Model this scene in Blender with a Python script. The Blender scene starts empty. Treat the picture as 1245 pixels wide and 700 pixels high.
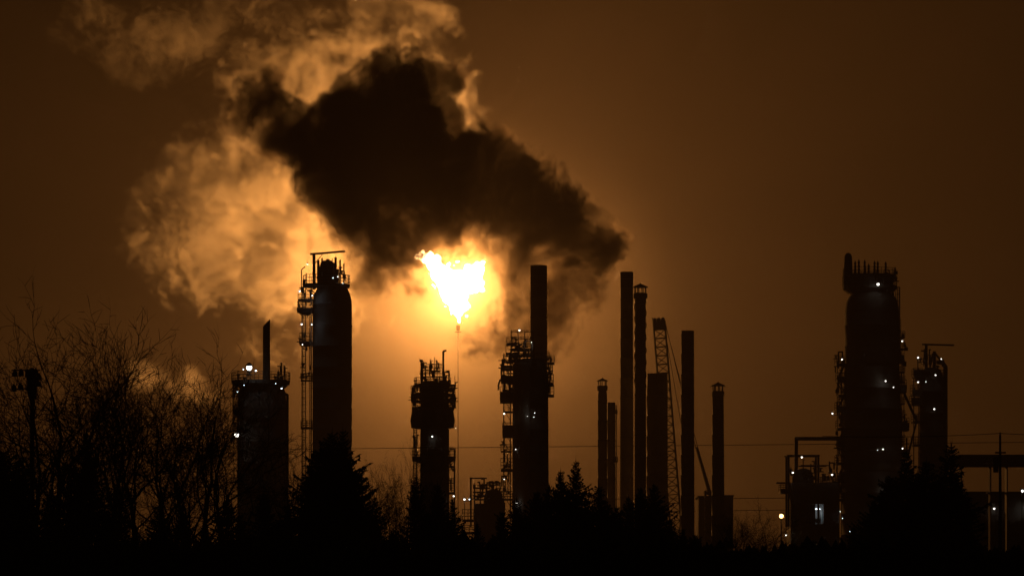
import bpy, bmesh, math, random
from mathutils import Vector, Matrix, noise as mnoise

SC = bpy.context.scene
COL = SC.collection
R = math.radians
# ------------------------------------------------------------------ camera
F = 4400.0            # focal length in photo pixels (photo 1245 wide)
HOR = 684.0           # photo row of the horizon
CZ = 2.0
cam_d = bpy.data.cameras.new('camera')
cam = bpy.data.objects.new('camera', cam_d)
COL.objects.link(cam)
cam.location = (0, 0, CZ)
cam.rotation_euler = (R(90), 0, 0)
cam_d.sensor_width = 36
cam_d.lens = 36 * F / 1245
cam_d.shift_y = (HOR - 350) / 1245
cam_d.clip_start = 0.5
cam_d.clip_end = 20000
SC.camera = cam

def at(px, py, Y):
    """photo pixel at distance Y -> world point"""
    return Vector(((px - 622.5) * Y / F, Y, CZ + (HOR - py) * Y / F))

# ------------------------------------------------------------------ night sky
w = bpy.data.worlds.new('World')
SC.world = w
w.use_nodes = True
nt = w.node_tree
bg = nt.nodes['Background']
sky = nt.nodes.new('ShaderNodeTexSky')
sky.sky_type = 'NISHITA'
sky.sun_disc = False
sky.sun_elevation = R(-6)
sky.sun_rotation = R(180)
warm = nt.nodes.new('ShaderNodeMix'); warm.data_type = 'RGBA'; warm.blend_type = 'MULTIPLY'
warm.inputs[0].default_value = 1.0
nt.links.new(sky.outputs[0], warm.inputs[6])
warm.inputs[7].default_value = (1.0, 0.6, 0.35, 1)
town = nt.nodes.new('ShaderNodeBackground')        # low cloud lit by the town
town.inputs[0].default_value = (1.0, 0.50, 0.21, 1)
town.inputs[1].default_value = 0.0005
nt.links.new(warm.outputs[2], bg.inputs[0])
bg.inputs[1].default_value = 0.05
addw = nt.nodes.new('ShaderNodeAddShader')
nt.links.new(bg.outputs[0], addw.inputs[0]); nt.links.new(town.outputs[0], addw.inputs[1])
nt.links.new(addw.outputs[0], nt.nodes['World Output'].inputs[0])
SC.view_settings.view_transform = 'Standard'
SC.view_settings.look = 'None'
SC.view_settings.exposure = 0.0
SC.view_settings.gamma = 1.0
SC.cycles.volume_bounces = 0
SC.cycles.max_bounces = 6
SC.cycles.transparent_max_bounces = 128
SC.cycles.diffuse_bounces = 1
SC.cycles.glossy_bounces = 1
SC.cycles.volume_step_rate = 2.0
SC.cycles.volume_max_steps = 512
SC.cycles.sample_clamp_indirect = 0.5
SC.cycles.use_denoising = True

def tag(o, label=None, cat=None, group=None, kind=None):
    if label: o['label'] = label
    if cat: o['category'] = cat
    if group: o['group'] = group
    if kind: o['kind'] = kind
    return o

# ------------------------------------------------------------------ materials
def mat(name, col, rough=0.7, metal=0.0, var=0.35, scale=0.6, bump=0.0):
    m = bpy.data.materials.new(name); m.use_nodes = True
    n = m.node_tree.nodes; l = m.node_tree.links
    b = n['Principled BSDF']
    b.inputs['Roughness'].default_value = rough
    b.inputs['Metallic'].default_value = metal
    b.inputs['Specular IOR Level'].default_value = 0.3
    tc = n.new('ShaderNodeTexCoord')
    nz = n.new('ShaderNodeTexNoise'); nz.inputs['Scale'].default_value = scale; nz.inputs['Detail'].default_value = 5
    l.new(tc.outputs['Object'], nz.inputs['Vector'])
    cr = n.new('ShaderNodeValToRGB')
    cr.color_ramp.elements[0].position = 0.3; cr.color_ramp.elements[1].position = 0.7
    cr.color_ramp.elements[0].color = tuple(c * (1 - var) for c in col) + (1,)
    cr.color_ramp.elements[1].color = tuple(min(1, c * (1 + var)) for c in col) + (1,)
    l.new(nz.outputs[0], cr.inputs[0]); l.new(cr.outputs[0], b.inputs['Base Color'])
    if bump:
        bp = n.new('ShaderNodeBump'); bp.inputs['Strength'].default_value = bump
        l.new(nz.outputs[0], bp.inputs['Height']); l.new(bp.outputs[0], b.inputs['Normal'])
    return m

def emit(name, col, s):
    m = bpy.data.materials.new(name); m.use_nodes = True
    n = m.node_tree.nodes; n.clear()
    e = n.new('ShaderNodeEmission'); e.inputs[0].default_value = tuple(col) + (1,); e.inputs[1].default_value = s
    o = n.new('ShaderNodeOutputMaterial'); m.node_tree.links.new(e.outputs[0], o.inputs[0])
    return m

# ------------------------------------------------------------------ air, flare flame, smoke
HAZE = 0.00034
def vol_mat(name, col, density, aniso, attr=False):
    m = bpy.data.materials.new(name); m.use_nodes = True
    n = m.node_tree.nodes; n.clear(); l = m.node_tree.links
    v = n.new('ShaderNodeVolumePrincipled')
    v.inputs['Color'].default_value = tuple(col) + (1,)
    v.inputs['Anisotropy'].default_value = aniso
    v.inputs['Density'].default_value = density
    if not attr:
        v.inputs['Density Attribute'].default_value = ''
    o = n.new('ShaderNodeOutputMaterial'); l.new(v.outputs[0], o.inputs['Volume'])
    if name.startswith('haze'): m.cycles.volume_sampling = 'EQUIANGULAR'
    return m

def box_obj(name, x0, x1, y0, y1, z0, z1, m):
    bm = bmesh.new(); bmesh.ops.create_cube(bm, size=1)
    for v in bm.verts:
        v.co = Vector(((x0 + x1) / 2 + v.co.x * (x1 - x0), (y0 + y1) / 2 + v.co.y * (y1 - y0), (z0 + z1) / 2 + v.co.z * (z1 - z0)))
    me = bpy.data.meshes.new(name); bm.to_mesh(me); bm.free(); me.materials.append(m)
    o = bpy.data.objects.new(name, me); COL.objects.link(o); return o

YF = 700.0; K = 0.7                                        # distance of the flare
tag(box_obj('haze', -1100, 1100, -45, 2200, -1.0, 360, vol_mat('haze_air', (0.95, 0.83, 0.74), HAZE, 0.0)), kind='stuff')

# flame: ragged solid tongue of fire leaning from the tip, real depth
FL = [(557, 396, 1.2), (558, 390, 2.6), (557, 382, 5), (556, 373, 9), (555, 363, 13), (552, 353, 17), (550, 344, 16), (538, 336, 13), (562, 342, 14),
      (531, 327, 9), (525, 320, 8.5), (519, 314, 6), (513, 312, 4.5), (507, 312, 3.4), (502, 315, 2), (505, 308, 1.8), (523, 310, 4.5), (514, 308, 4), (530, 316, 6), (574, 345, 12), (577, 333, 11),
      (581, 325, 7), (586, 319, 3.4), (586, 345, 3), (570, 328, 6), (587, 352, 3), (566, 372, 6), (567, 384, 2.4), (545, 322, 3), (556, 318, 2.4), (590, 311, 1.8)]
def flame_mat():                                  # burning gas: gives off light and lets light through
    m = bpy.data.materials.new('flame_glow'); m.use_nodes = True
    n = m.node_tree.nodes; l = m.node_tree.links; n.clear()
    e = n.new('ShaderNodeEmission'); e.inputs[0].default_value = FLCOL + (1,); e.inputs[1].default_value = FLSTR
    t_ = n.new('ShaderNodeBsdfTransparent'); a = n.new('ShaderNodeAddShader'); o = n.new('ShaderNodeOutputMaterial')
    l.new(e.outputs[0], a.inputs[0]); l.new(t_.outputs[0], a.inputs[1]); l.new(a.outputs[0], o.inputs[0])
    m.cycles.emission_sampling = 'NONE'
    return m
def flame():
    mb = bpy.data.metaballs.new('flame_tmp'); mo = bpy.data.objects.new('flame_tmp', mb); COL.objects.link(mo)
    mb.resolution = 0.4; mb.render_resolution = 0.4; mb.threshold = 0.35
    for px, py, r in FL:
        e = mb.elements.new(); p = at(px, py, YF); e.co = p; e.radius = r * YF / F * 1.4
    dg = bpy.context.evaluated_depsgraph_get()
    me = bpy.data.meshes.new_from_object(mo.evaluated_get(dg))
    bpy.data.objects.remove(mo); bpy.data.metaballs.remove(mb)
    me.name = 'flame'
    for v in me.vertices:
        q = v.co * 0.55
        d = mnoise.fractal(q * 1.6, 0.8, 2.1, 4) * 0.42
        v.co += v.normal * d
    me.materials.clear(); me.materials.append(flame_mat())
    o = bpy.data.objects.new('flame', me); COL.objects.link(o)
    return o
FLCOL = (1.0, 0.55, 0.22); FLSTR = 26.0; FLPOW = 9.2e5; FLTINT = (1.0, 0.398, 0.09)
fl = flame()
def fringe():                                     # thin outer fire: glowing gas with soft edges
    me = fl.data.copy(); me.name = 'flame_fringe'
    for v in me.vertices:
        v.co += v.normal * (0.7 + 0.7 * mnoise.fractal(v.co * .35 + Vector((9, 0, 0)), 1.0, 2.1, 3))
    m = bpy.data.materials.new('fringe_glow'); m.use_nodes = True; n = m.node_tree.nodes; n.clear()
    e = n.new('ShaderNodeEmission'); e.inputs[0].default_value = (1.0, 0.55, 0.22, 1); e.inputs[1].default_value = 0.16
    o_ = n.new('ShaderNodeOutputMaterial'); m.node_tree.links.new(e.outputs[0], o_.inputs['Volume'])
    me.materials.clear(); me.materials.append(m)
    o = bpy.data.objects.new('fringe', me); COL.objects.link(o); o.parent = fl
fringe()
tag(fl, 'white hot gas flame burning at the tip of the flare stack under the dark smoke', 'flame')

ld = bpy.data.lights.new('flame_light', 'POINT'); ld.energy = FLPOW; ld.color = FLTINT; ld.shadow_soft_size = 1.2
lo_ = bpy.data.objects.new('flame_light', ld); COL.objects.link(lo_); lo_.location = at(557, 346, YF)

FLOOR_ = 0.0
def plume(name, puffs, mcol, dens, aniso, ns, lo, hi, amp, seed, res_m, dpad, cap=1.0, fine=1.6, mid=1.0):
    """smoke built as a voxel volume: soft puffs (px, py, r px, depth m, flat, weight) broken up by noise"""
    ng = bpy.data.node_groups.new(name + '_voxels', 'GeometryNodeTree')
    ng.interface.new_socket('Geometry', in_out='OUTPUT', socket_type='NodeSocketGeometry')
    N = ng.nodes; L = ng.links
    out = N.new('NodeGroupOutput')
    pos = N.new('GeometryNodeInputPosition')
    # domain warp
    def noise4(sc, det, rough, vec, off):
        n = N.new('ShaderNodeTexNoise'); n.noise_dimensions = '3D'
        n.inputs['Scale'].default_value = sc; n.inputs['Detail'].default_value = det; n.inputs['Roughness'].default_value = rough
        L.new(vm('ADD', vec, (seed * 31 + off * 17, seed * 7, off * 43)).outputs[0], n.inputs['Vector']); return n
    def vm(op, a, b=None, s=None):
        n = N.new('ShaderNodeVectorMath'); n.operation = op
        for k, x in ((0, a), (1, b)):
            if x is None: continue
            if isinstance(x, (tuple, Vector)): n.inputs[k].default_value = tuple(x)
            else: L.new(x, n.inputs[k])
        if s is not None: n.inputs['Scale'].default_value = s
        return n
    def mt(op, a, b=None, c=None):
        n = N.new('ShaderNodeMath'); n.operation = op
        for k, x in enumerate((a, b, c)):
            if x is None: continue
            if isinstance(x, (int, float)): n.inputs[k].default_value = x
            else: L.new(x, n.inputs[k])
        return n.outputs[0]
    ns = ns / K; res_m = res_m * K
    w1 = noise4(ns * 0.5, 3, 0.55, pos.outputs[0], 3.1)
    c1 = vm('SUBTRACT', w1.outputs['Color'], (0.5, 0.5, 0.5))
    s1 = vm('SCALE', c1.outputs[0], None, 14.0 * amp * K)
    wp = vm('ADD', pos.outputs[0], s1.outputs[0]).outputs[0]
    total = None
    lo_b = Vector((1e9,) * 3); hi_b = Vector((-1e9,) * 3)
    for (px, py, r, dy, fx, wgt) in puffs:
        dy = dy * K
        c = at(px, py, YF + dy); rr = r * (YF + dy) / F
        d = vm('SUBTRACT', wp, c).outputs[0]
        d = vm('MULTIPLY', d, (1 / (rr * fx), 1 / (rr * 1.1), 1 / rr)).outputs[0]
        q = vm('DOT_PRODUCT', d, d).outputs['Value']
        e = mt('EXPONENT', mt('MULTIPLY', q, -0.9))
        total = mt('MULTIPLY', e, wgt) if total is None else mt('MULTIPLY_ADD', e, wgt, total)
        ext = Vector((rr * fx, rr * 1.1, rr)) * 1.5 + Vector((5, 5, 5)) * amp * (5 if res_m > 2 else 1)
        for k in range(3):
            lo_b[k] = min(lo_b[k], c[k] - ext[k]); hi_b[k] = max(hi_b[k], c[k] + ext[k])
    n2 = noise4(ns, 5, 0.68, wp, 7.7)
    n3 = noise4(ns * 0.28, 2, 0.5, pos.outputs[0], 11.0)
    n4 = noise4(ns * 3.1, 3, 0.6, wp, 23.0)
    f = mt('MINIMUM', total, cap)
    f = mt('ADD', f, mt('MULTIPLY', mt('SUBTRACT', n4.outputs[0], 0.5), fine))
    f = mt('ADD', f, mt('MULTIPLY', mt('SUBTRACT', n2.outputs[0], 0.5), 3.6 * mid))
    f = mt('ADD', f, mt('MULTIPLY', mt('SUBTRACT', n3.outputs[0], 0.5), 2.4 * mid))
    f = mt('MULTIPLY', f, mt('MINIMUM', mt('MULTIPLY', total, 5.0), 1.0))
    mr = N.new('ShaderNodeMapRange'); mr.interpolation_type = 'SMOOTHSTEP'
    L.new(f, mr.inputs[0]); mr.inputs[1].default_value = lo; mr.inputs[2].default_value = hi
    mr.inputs[3].default_value = FLOOR_; mr.inputs[4].default_value = 1
    vc = N.new('GeometryNodeVolumeCube')
    L.new(mr.outputs[0], vc.inputs['Density'])
    vc.inputs['Min'].default_value = lo_b; vc.inputs['Max'].default_value = hi_b
    sz = hi_b - lo_b
    vc.inputs['Resolution X'].default_value = int(sz.x / res_m); vc.inputs['Resolution Y'].default_value = int(sz.y / res_m); vc.inputs['Resolution Z'].default_value = int(sz.z / res_m)
    m = vol_mat(name + '_smoke', mcol, dens / K, aniso, True)
    sm = N.new('GeometryNodeSetMaterial'); sm.inputs['Material'].default_value = m
    L.new(vc.outputs[0], sm.inputs[0]); L.new(sm.outputs[0], out.inputs[0])
    me = bpy.data.meshes.new(name); me.materials.append(m)
    o = bpy.data.objects.new(name, me); COL.objects.link(o)
    md = o.modifiers.new('voxels', 'NODES'); md.node_group = ng
    print(name, [int(s / res_m) for s in sz])
    return o

# dark smoke rolling up-left in front of the flame
D = -48
DARK = [(742, 322, 14, D, 1, 1), (722, 306, 26, D, 1, 1.3), (694, 292, 30, D, 1, 1.3), (664, 278, 34, D, 1, 1.3), (638, 258, 34, D, 1, 1.2),
        (612, 212, 32, D, 1, 1), (590, 248, 42, D, 1, 1), (548, 238, 50, D, 1, 1), (560, 195, 36, D, 1, 1), (510, 200, 48, D, 1, 1),
        (508, 246, 44, D, 1, 1), (458, 258, 38, D, 1, 1), (462, 284, 25, D, 1, .8), (495, 150, 38, D, 1, 1), (515, 105, 30, D, 1, .9),
        (540, 92, 16, D, 1, .6), (480, 105, 30, D, 1, .9), (450, 135, 34, D, 1, 1), (440, 185, 42, D, 1, 1), (405, 175, 36, D, 1, 1),
        (425, 220, 36, D, 1, 1), (375, 180, 30, D, 1, .9), (345, 158, 26, D, 1, .9), (318, 160, 26, D, 1, 1.1), (300, 138, 24, D, 1, 1.1),
        (310, 108, 20, D, 1, 1), (332, 90, 18, D, 1, .75), (505, 292, 22, D, 1, .7), (640, 295, 24, D, 1, .8), (600, 280, 20, D, 1, .7)]
WISP = [(634, 322, 26, -44, 1, .8), (655, 328, 34, -44, 1, .8), (700, 335, 28, -46, 1, .75), (690, 378, 32, -40, 1, .8), (650, 368, 34, -40, 1, .75),
        (614, 392, 28, -42, 1, .75), (574, 422, 22, -42, 1.2, .8), (618, 420, 28, -40, 1, .75), (675, 418, 24, -40, 1, .7), (722, 365, 22, -40, 1, .6),
        (470, 335, 30, -48, 1, .8), (440, 330, 24, -48, 1, .7), (600, 296, 14, -44, 1, .7), (505, 345, 16, -50, 1, .6)]
S = 45
STEAM = [(198, 300, 32, S, 1, .8), (240, 300, 44, S, 1, .95), (290, 312, 46, S, 1, 1), (345, 335, 40, S, 1, 1), (382, 300, 46, S, 1, 1), (400, 345, 26, S, 1, .8),
         (215, 345, 22, S, 1, .7), (205, 210, 30, S, 1, .7), (248, 232, 40, S, 1, .85), (300, 245, 42, S, 1, 1), (350, 250, 45, S, 1, 1), (392, 225, 42, S, 1, 1),
         (270, 190, 36, S, 1, .85), (305, 170, 30, S, 1, .8), (290, 120, 26, S, 1, .7), (320, 85, 30, S, 1, .85), (360, 75, 32, S, 1, .9),
         (400, 70, 38, S, 1, 1), (430, 52, 26, S, 1, .95), (385, 115, 44, S, 1, 1), (350, 140, 34, S, 1, .8), (440, 95, 36, S, 1, .9), (490, 78, 32, S, 1, .9),
         (530, 85, 30, S, 1, .9), (556, 115, 22, S, 1, .85), (560, 150, 26, S, 1, .85), (590, 170, 22, S, 1, .8), (520, 140, 34, S, 1, .9),
         (500, 12, 34, S + 15, 1.3, .7), (470, -10, 34, S + 15, 1.3, .6), (530, 20, 20, S, 1, .5),
         (120, 42, 36, S + 30, 1.6, 0.50), (190, 50, 34, S + 30, 1.6, 0.58), (250, 25, 36, S + 30, 1.6, 0.63), (320, 10, 36, S + 30, 1.6, 0.63), (180, 90, 24, S + 30, 1.3, 0.43), (230, 55, 30, S + 30, 1.3, 0.48),
         (190, 250, 26, S, 1, .5), (420, 380, 20, S, 1.6, .45), (455, 385, 24, S, 1.6, .45), (180, 455, 24, 80, 1.3, .5), (235, 480, 24, 80, 1.6, .45), (330, 425, 26, 80, 1.8, .35)]
o = plume('dark_smoke', DARK, (0.11, 0.092, 0.075), 0.42, 0.3, 0.13, 0.34, 0.95, 1.2, 4.0, 0.52, 6, 1.3, 3.0, 1.25)
tag(o, 'thick dark smoke plume rolling up and left just above the flame', 'smoke', kind='stuff')
o = plume('thin_smoke', WISP, (0.035, 0.026, 0.018), 0.26, 0.0, 0.15, 0.34, 1.5, 1.2, 9.0, 0.62, 6, 1.0, 2.6)
tag(o, 'thin brown smoke curling round and below the right side of the flame', 'smoke', kind='stuff')
o = plume('steam_cloud', STEAM, (0.84, 0.80, 0.72), 0.09, 0.0, 0.125, 0.50, 1.25, 1.3, 17.0, 0.6, 6, 1.1, 3.6, 1.2)
tag(o, 'pale billowing steam cloud lit gold by the flame, left of the dark smoke', 'steam', kind='stuff')

VEIL = [(557, 385, 190, 6, 1.15, .55), (600, 330, 120, 10, 1.2, .35), (470, 360, 120, 10, 1.2, .35)]
o = plume('steam_veil', VEIL, (0.95, 0.86, 0.74), 0.0012, 0.0, 0.02, 0.0, 1.6, 0.8, 31.0, 3.2, 6, 1.3, 0.2, 0.35)
tag(o, 'thin warm steam veil glowing round the flame', 'steam', kind='stuff')

# ================================================================== builders
STEEL = mat('painted_steel', (0.14, 0.13, 0.12), 0.85, 0.0, 0.3, 0.5)
DARKST = mat('weathered_steel', (0.07, 0.065, 0.06), 0.85, 0.0, 0.35, 0.8)
CONC = mat('stack_concrete', (0.20, 0.185, 0.17), 0.85, 0, 0.25, 0.3)
CLAD = mat('insulation_cladding', (0.11, 0.105, 0.10), 0.85, 0.0, 0.2, 0.25, 0.1)
BARK = mat('bark', (0.07, 0.055, 0.042), 0.95, 0, 0.4, 3.0)
NEEDLE = mat('spruce_needles', (0.03, 0.045, 0.026), 0.9, 0, 0.5, 1.5)
TWIG = mat('twig_bark', (0.05, 0.04, 0.032), 0.95, 0, 0.4, 4.0)
def lampmat(*a):
    m = emit(*a); m.cycles.emission_sampling = 'NONE'; return m
LAMPW = lampmat('white_lamp_glow', (1.0, 0.93, 0.82), 4.5)
LAMPB = lampmat('cool_lamp_glow', (0.80, 0.92, 1.0), 4.5)
LAMPO = lampmat('sodium_lamp_glow', (1.0, 0.52, 0.16), 9.0)
HOUSE = mat('lamp_housing', (0.2, 0.2, 0.2), 0.5, 0.3, 0.1)

class MB:
    def __init__(s): s.v = []; s.f = []; s.m = []
    def add(s, vs, fs, mi=0):
        b = len(s.v); s.v += [tuple(x) for x in vs]; s.f += [tuple(i + b for i in f) for f in fs]; s.m += [mi] * len(fs); return s
    def box(s, c, sz, mi=0):
        x, y, z = c; a, b, d = sz[0] / 2, sz[1] / 2, sz[2] / 2
        vs = [(x + i * a, y + j * b, z + k * d) for i in (-1, 1) for j in (-1, 1) for k in (-1, 1)]
        return s.add(vs, [(0, 1, 3, 2), (4, 6, 7, 5), (0, 4, 5, 1), (2, 3, 7, 6), (0, 2, 6, 4), (1, 5, 7, 3)], mi)
    def tube(s, p0, p1, r0, r1=None, n=6, cap=True, mi=0):
        p0 = Vector(p0); p1 = Vector(p1); r1 = r0 if r1 is None else r1
        d = (p1 - p0)
        if d.length < 1e-6: return s
        d.normalize(); a = d.orthogonal().normalized(); b = d.cross(a)
        vs = []
        for p, r in ((p0, r0), (p1, r1)):
            for i in range(n):
                t = 2 * math.pi * (i + 0.5) / n; vs.append(p + a * (math.cos(t) * r) + b * (math.sin(t) * r))
        fs = [(i, (i + 1) % n, n + (i + 1) % n, n + i) for i in range(n)]
        if cap: fs += [tuple(range(n))[::-1], tuple(range(n, 2 * n))]
        return s.add(vs, fs, mi)
    def pipe(s, pts, r, n=8):
        for a, b in zip(pts[:-1], pts[1:]): s.tube(a, b, r, n=n)
        for p in pts[1:-1]: s.ball(p, r * 1.02, 8, 6)
        return s
    def ball(s, c, r, n=10, k=6, mi=0, sq=1.0):
        return s.lathe(c[0], c[1], [(c[2] - r * sq * math.cos(math.pi * i / k), max(1e-3, r * math.sin(math.pi * i / k))) for i in range(k + 1)], n, mi=mi)
    def lathe(s, cx, cy, prof, n=40, a0=0, a1=2 * math.pi, mi=0, close=False):
        full = abs(a1 - a0 - 2 * math.pi) < 1e-4; m = n if full else n + 1
        vs = [(cx + r * math.cos(a0 + (a1 - a0) * i / n), cy + r * math.sin(a0 + (a1 - a0) * i / n), z) for (z, r) in prof for i in range(m)]
        fs = []; q = len(prof)
        for k in range(q if close else q - 1):
            k2 = (k + 1) % q
            for i in range(n):
                j = (i + 1) % m; fs.append((k * m + i, k * m + j, k2 * m + j, k2 * m + i))
        if not close:
            if full: fs += [tuple(range(m))[::-1], tuple(range((q - 1) * m, q * m))]
        elif not full:
            fs += [tuple(k * m for k in range(q)), tuple(k * m + m - 1 for k in range(q))[::-1]]
        return s.add(vs, fs, mi)
    def obj(s, name, mats, parent=None, base=(0, 0, 0), smooth=False):
        me = bpy.data.meshes.new(name)
        bx, by, bz = base
        me.from_pydata([(x - bx, y - by, z - bz) for x, y, z in s.v], [], s.f)
        for m in (mats if isinstance(mats, (list, tuple)) else [mats]): me.materials.append(m)
        me.polygons.foreach_set('material_index', s.m)
        if smooth: me.polygons.foreach_set('use_smooth', [len(f) <= 4 for f in s.f])
        me.update()
        o = bpy.data.objects.new(name, me); COL.objects.link(o)
        if parent: o.parent = parent
        return o

class Thing:
    def __init__(s, name, label, cat, px, Y, group=None):
        s.Y = Y; s.s = Y / F; s.cx = (px - 622.5) * Y / F; s.base = (s.cx, Y, 0.0)
        s.o = bpy.data.objects.new(name, None); COL.objects.link(s.o); s.o.location = s.base; s.o.empty_display_size = 0.5
        tag(s.o, label, cat, group)
    def p(s, px, py, d=0.0):           # d: metres behind (+) or in front (-) of the thing's own distance
        return Vector(((px - 622.5) * s.s, s.Y + d, CZ + (HOR - py) * s.s))
    def z(s, py): return CZ + (HOR - py) * s.s
    def x(s, px): return (px - 622.5) * s.s
    def part(s, name, mb, m, parent=None, smooth=False, label=None):
        o = mb.obj(name, m, parent or s.o, s.base, smooth)
        if label: o['label'] = label
        return o
    def shell(s, cx, prof, m=None, name='shell', seams=True, n=40, d=0.0):
        """prof: (py, radius px) from the top down"""
        mb = MB(); pr = [(s.z(py), max(0.01, r * s.s)) for py, r in prof][::-1]
        zb = pr[0][0]
        if zb > 0.05 and prof[-1][0] >= HOR - 30: pr = [(0.0, pr[0][1])] + pr
        if seams:
            out = [pr[0]]
            for (za, ra), (zc, rc) in zip(pr[:-1], pr[1:]):
                k = math.ceil((za + .5) / 3.0) * 3.0
                if abs(ra - rc) < 0.25 * ra + .01:
                    while k < zc - .5:
                        r = ra + (rc - ra) * (k - za) / max(1e-6, zc - za); out += [(k, r), (k + .01, r + .05), (k + .11, r + .05), (k + .12, r)]; k += 3.0
                out.append((zc, rc))
            pr = out
        mb.lathe(s.x(cx), s.Y + d, pr, n)
        o = s.part(name, mb, m or CLAD, smooth=True)
        return o
    def gallery(s, cx, py, r, thick=3, rail=10, a0=0, a1=360, rin=None, solid=0, cone=0, d=0.0):
        """round walkway: deck with toe plate, handrail as a sub-part"""
        A0, A1 = R(a0), R(a1); n = max(6, int(abs(a1 - a0) / 12))
        X, Yc = s.x(cx), s.Y + d; ro = r * s.s; ri = (rin if rin is not None else r * 0.55) * s.s
        z = s.z(py); mb = MB(); t = thick * s.s
        mb.lathe(X, Yc, [(z - t, ri), (z - t, ro), (z, ro), (z, ri)], n, A0, A1, close=True)
        mb.lathe(X, Yc, [(z + .001, ro - .03), (z + .001, ro + .01), (z + .15, ro + .01), (z + .15, ro - .03)], n, A0, A1, close=True)
        if cone: mb.lathe(X, Yc, [(z - t - cone * s.s, ri), (z - t, ri), (z - t - .002, ro * .96)], n, A0, A1, close=True)
        nb = max(2, int(abs(A1 - A0) * ro / 1.6))
        for i in range(nb + 1):
            a = A0 + (A1 - A0) * i / nb; c, q = math.cos(a), math.sin(a)
            mb.tube((X + c * ri, Yc + q * ri, z - t - (ro - ri) * .8), (X + c * ro * .97, Yc + q * ro * .97, z - t), .05, n=4)
        o = s.part('platform', mb, DARKST)
        hb = MB(); h = rail * s.s
        nb = max(3, int(abs(A1 - A0) * ro / 1.1))
        for i in range(nb + (0 if abs(a1 - a0) >= 359 else 1)):
            a = A0 + (A1 - A0) * i / nb; c, q = math.cos(a), math.sin(a)
            hb.tube((X + c * ro, Yc + q * ro, z), (X + c * ro, Yc + q * ro, z + h), .035, n=4)
        for k in (1.0, 0.66, 0.33):
            zz = z + h * k
            hb.lathe(X, Yc, [(zz - .03, ro - .03), (zz - .03, ro + .03), (zz + .03, ro + .03), (zz + .03, ro - .03)], n, A0, A1, close=True)
        if solid: hb.lathe(X, Yc, [(z, ro + .02), (z, ro + .06), (z + solid * s.s, ro + .06), (z + solid * s.s, ro + .02)], n, A0, A1, close=True)
        s.part('handrail', hb, DARKST, o)
        return o
    def deck(s, x0, x1, py, depth=2.0, thick=3, rail=10, solid=0, d=0.0, name='platform', wall=0):
        """rectangular walkway with handrail"""
        X0, X1, z, t = s.x(x0), s.x(x1), s.z(py), thick * s.s; Yc = s.Y + d
        mb = MB(); mb.box(((X0 + X1) / 2, Yc, z - t / 2), (X1 - X0, depth, t))
        if wall: mb.box(((X0 + X1) / 2, Yc, z - t - wall * s.s / 2 - .003), ((X1 - X0) * .9, depth * .9, wall * s.s))
        o = s.part(name, mb, DARKST)
        if rail:
            hb = MB(); h = rail * s.s
            for yy in (Yc - depth / 2, Yc + depth / 2):
                n = max(2, int((X1 - X0) / 1.0))
                for i in range(n + 1): hb.tube((X0 + (X1 - X0) * i / n, yy, z), (X0 + (X1 - X0) * i / n, yy, z + h), .035, n=4)
                for k in (1, .66, .33): hb.tube((X0, yy, z + h * k), (X1, yy, z + h * k), .03, n=4)
            for xx in (X0, X1):
                for k in (1, .66, .33): hb.tube((xx, Yc - depth / 2, z + h * k), (xx, Yc + depth / 2, z + h * k), .03, n=4)
            if solid: hb.box(((X0 + X1) / 2, Yc - depth / 2 - .05, z + solid * s.s / 2), (X1 - X0, .03, solid * s.s))
            s.part('handrail', hb, DARKST, o)
        return o
    def ladder(s, px, py0, py1, w=4.5, cage=True, d=0.0):
        X = s.x(px); hw = w * s.s / 2; z0, z1 = s.z(py1), s.z(py0); mb = MB(); Yc = s.Y + d
        for k in (-1, 1): mb.tube((X + k * hw, Yc, z0), (X + k * hw, Yc, z1), .05, n=4)
        z = z0
        while z < z1: mb.tube((X - hw, Yc, z), (X + hw, Yc, z), .028, n=4); z += .34
        o = s.part('ladder', mb, DARKST)
        if cage:
            cb = MB(); rr = hw * 1.5; z = z0 + .6
            while z < z1:
                cb.lathe(X, Yc - rr * .7, [(z, rr), (z, rr + .04), (z + .07, rr + .04), (z + .07, rr)], 10, R(150), R(390), close=True); z += 1.0
            for a in (170, 215, 270, 325, 370):
                cb.tube((X + rr * math.cos(R(a)), Yc - rr * .7 + rr * math.sin(R(a)), z0 + .6), (X + rr * math.cos(R(a)), Yc - rr * .7 + rr * math.sin(R(a)), z1), .022, n=4)
            s.part('ladder_cage', cb, DARKST, o)
        return o
    def pipe(s, pts, r, name='pipe', m=None):
        """pts: (px, py[, d])"""
        mb = MB().pipe([s.p(*q) for q in pts], r * s.s, 10); return s.part(name, mb, m or STEEL, smooth=True)
    def lamp(s, px, py, size=1.0, m=None, d=-3.0, lit=0):
        c = s.p(px, py, d); r = (0.11 if size < 1.25 else 0.15) * size; mb = MB()
        mb.tube(c + Vector((0, .25 + r, .35 + r)), c + Vector((0, .6 + abs(d) * .3, .0)), .03, n=4)
        mb.lathe(c.x, c.y, [(c.z + r * .5, r * 1.15), (c.z + r * 1.2, r * 1.0), (c.z + r * 1.7, r * .4)], 10)
        o = s.part('lamp', mb, HOUSE)
        s.part('bulb', MB().ball((c.x, c.y, c.z), r, 10, 6), m or LAMPW, o)
        if lit:
            l_ = bpy.data.lights.new('lamp_light', 'POINT'); l_.energy = lit; l_.color = (0.82, 0.92, 1.0) if m is LAMPB else (1.0, 0.92, 0.8); l_.shadow_soft_size = r
            q = bpy.data.objects.new('lamp_light', l_); COL.objects.link(q); q.parent = o; q.location = Vector((c.x, c.y - r * 1.3, c.z - r * .5)) - Vector(s.base)
        return o
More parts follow.
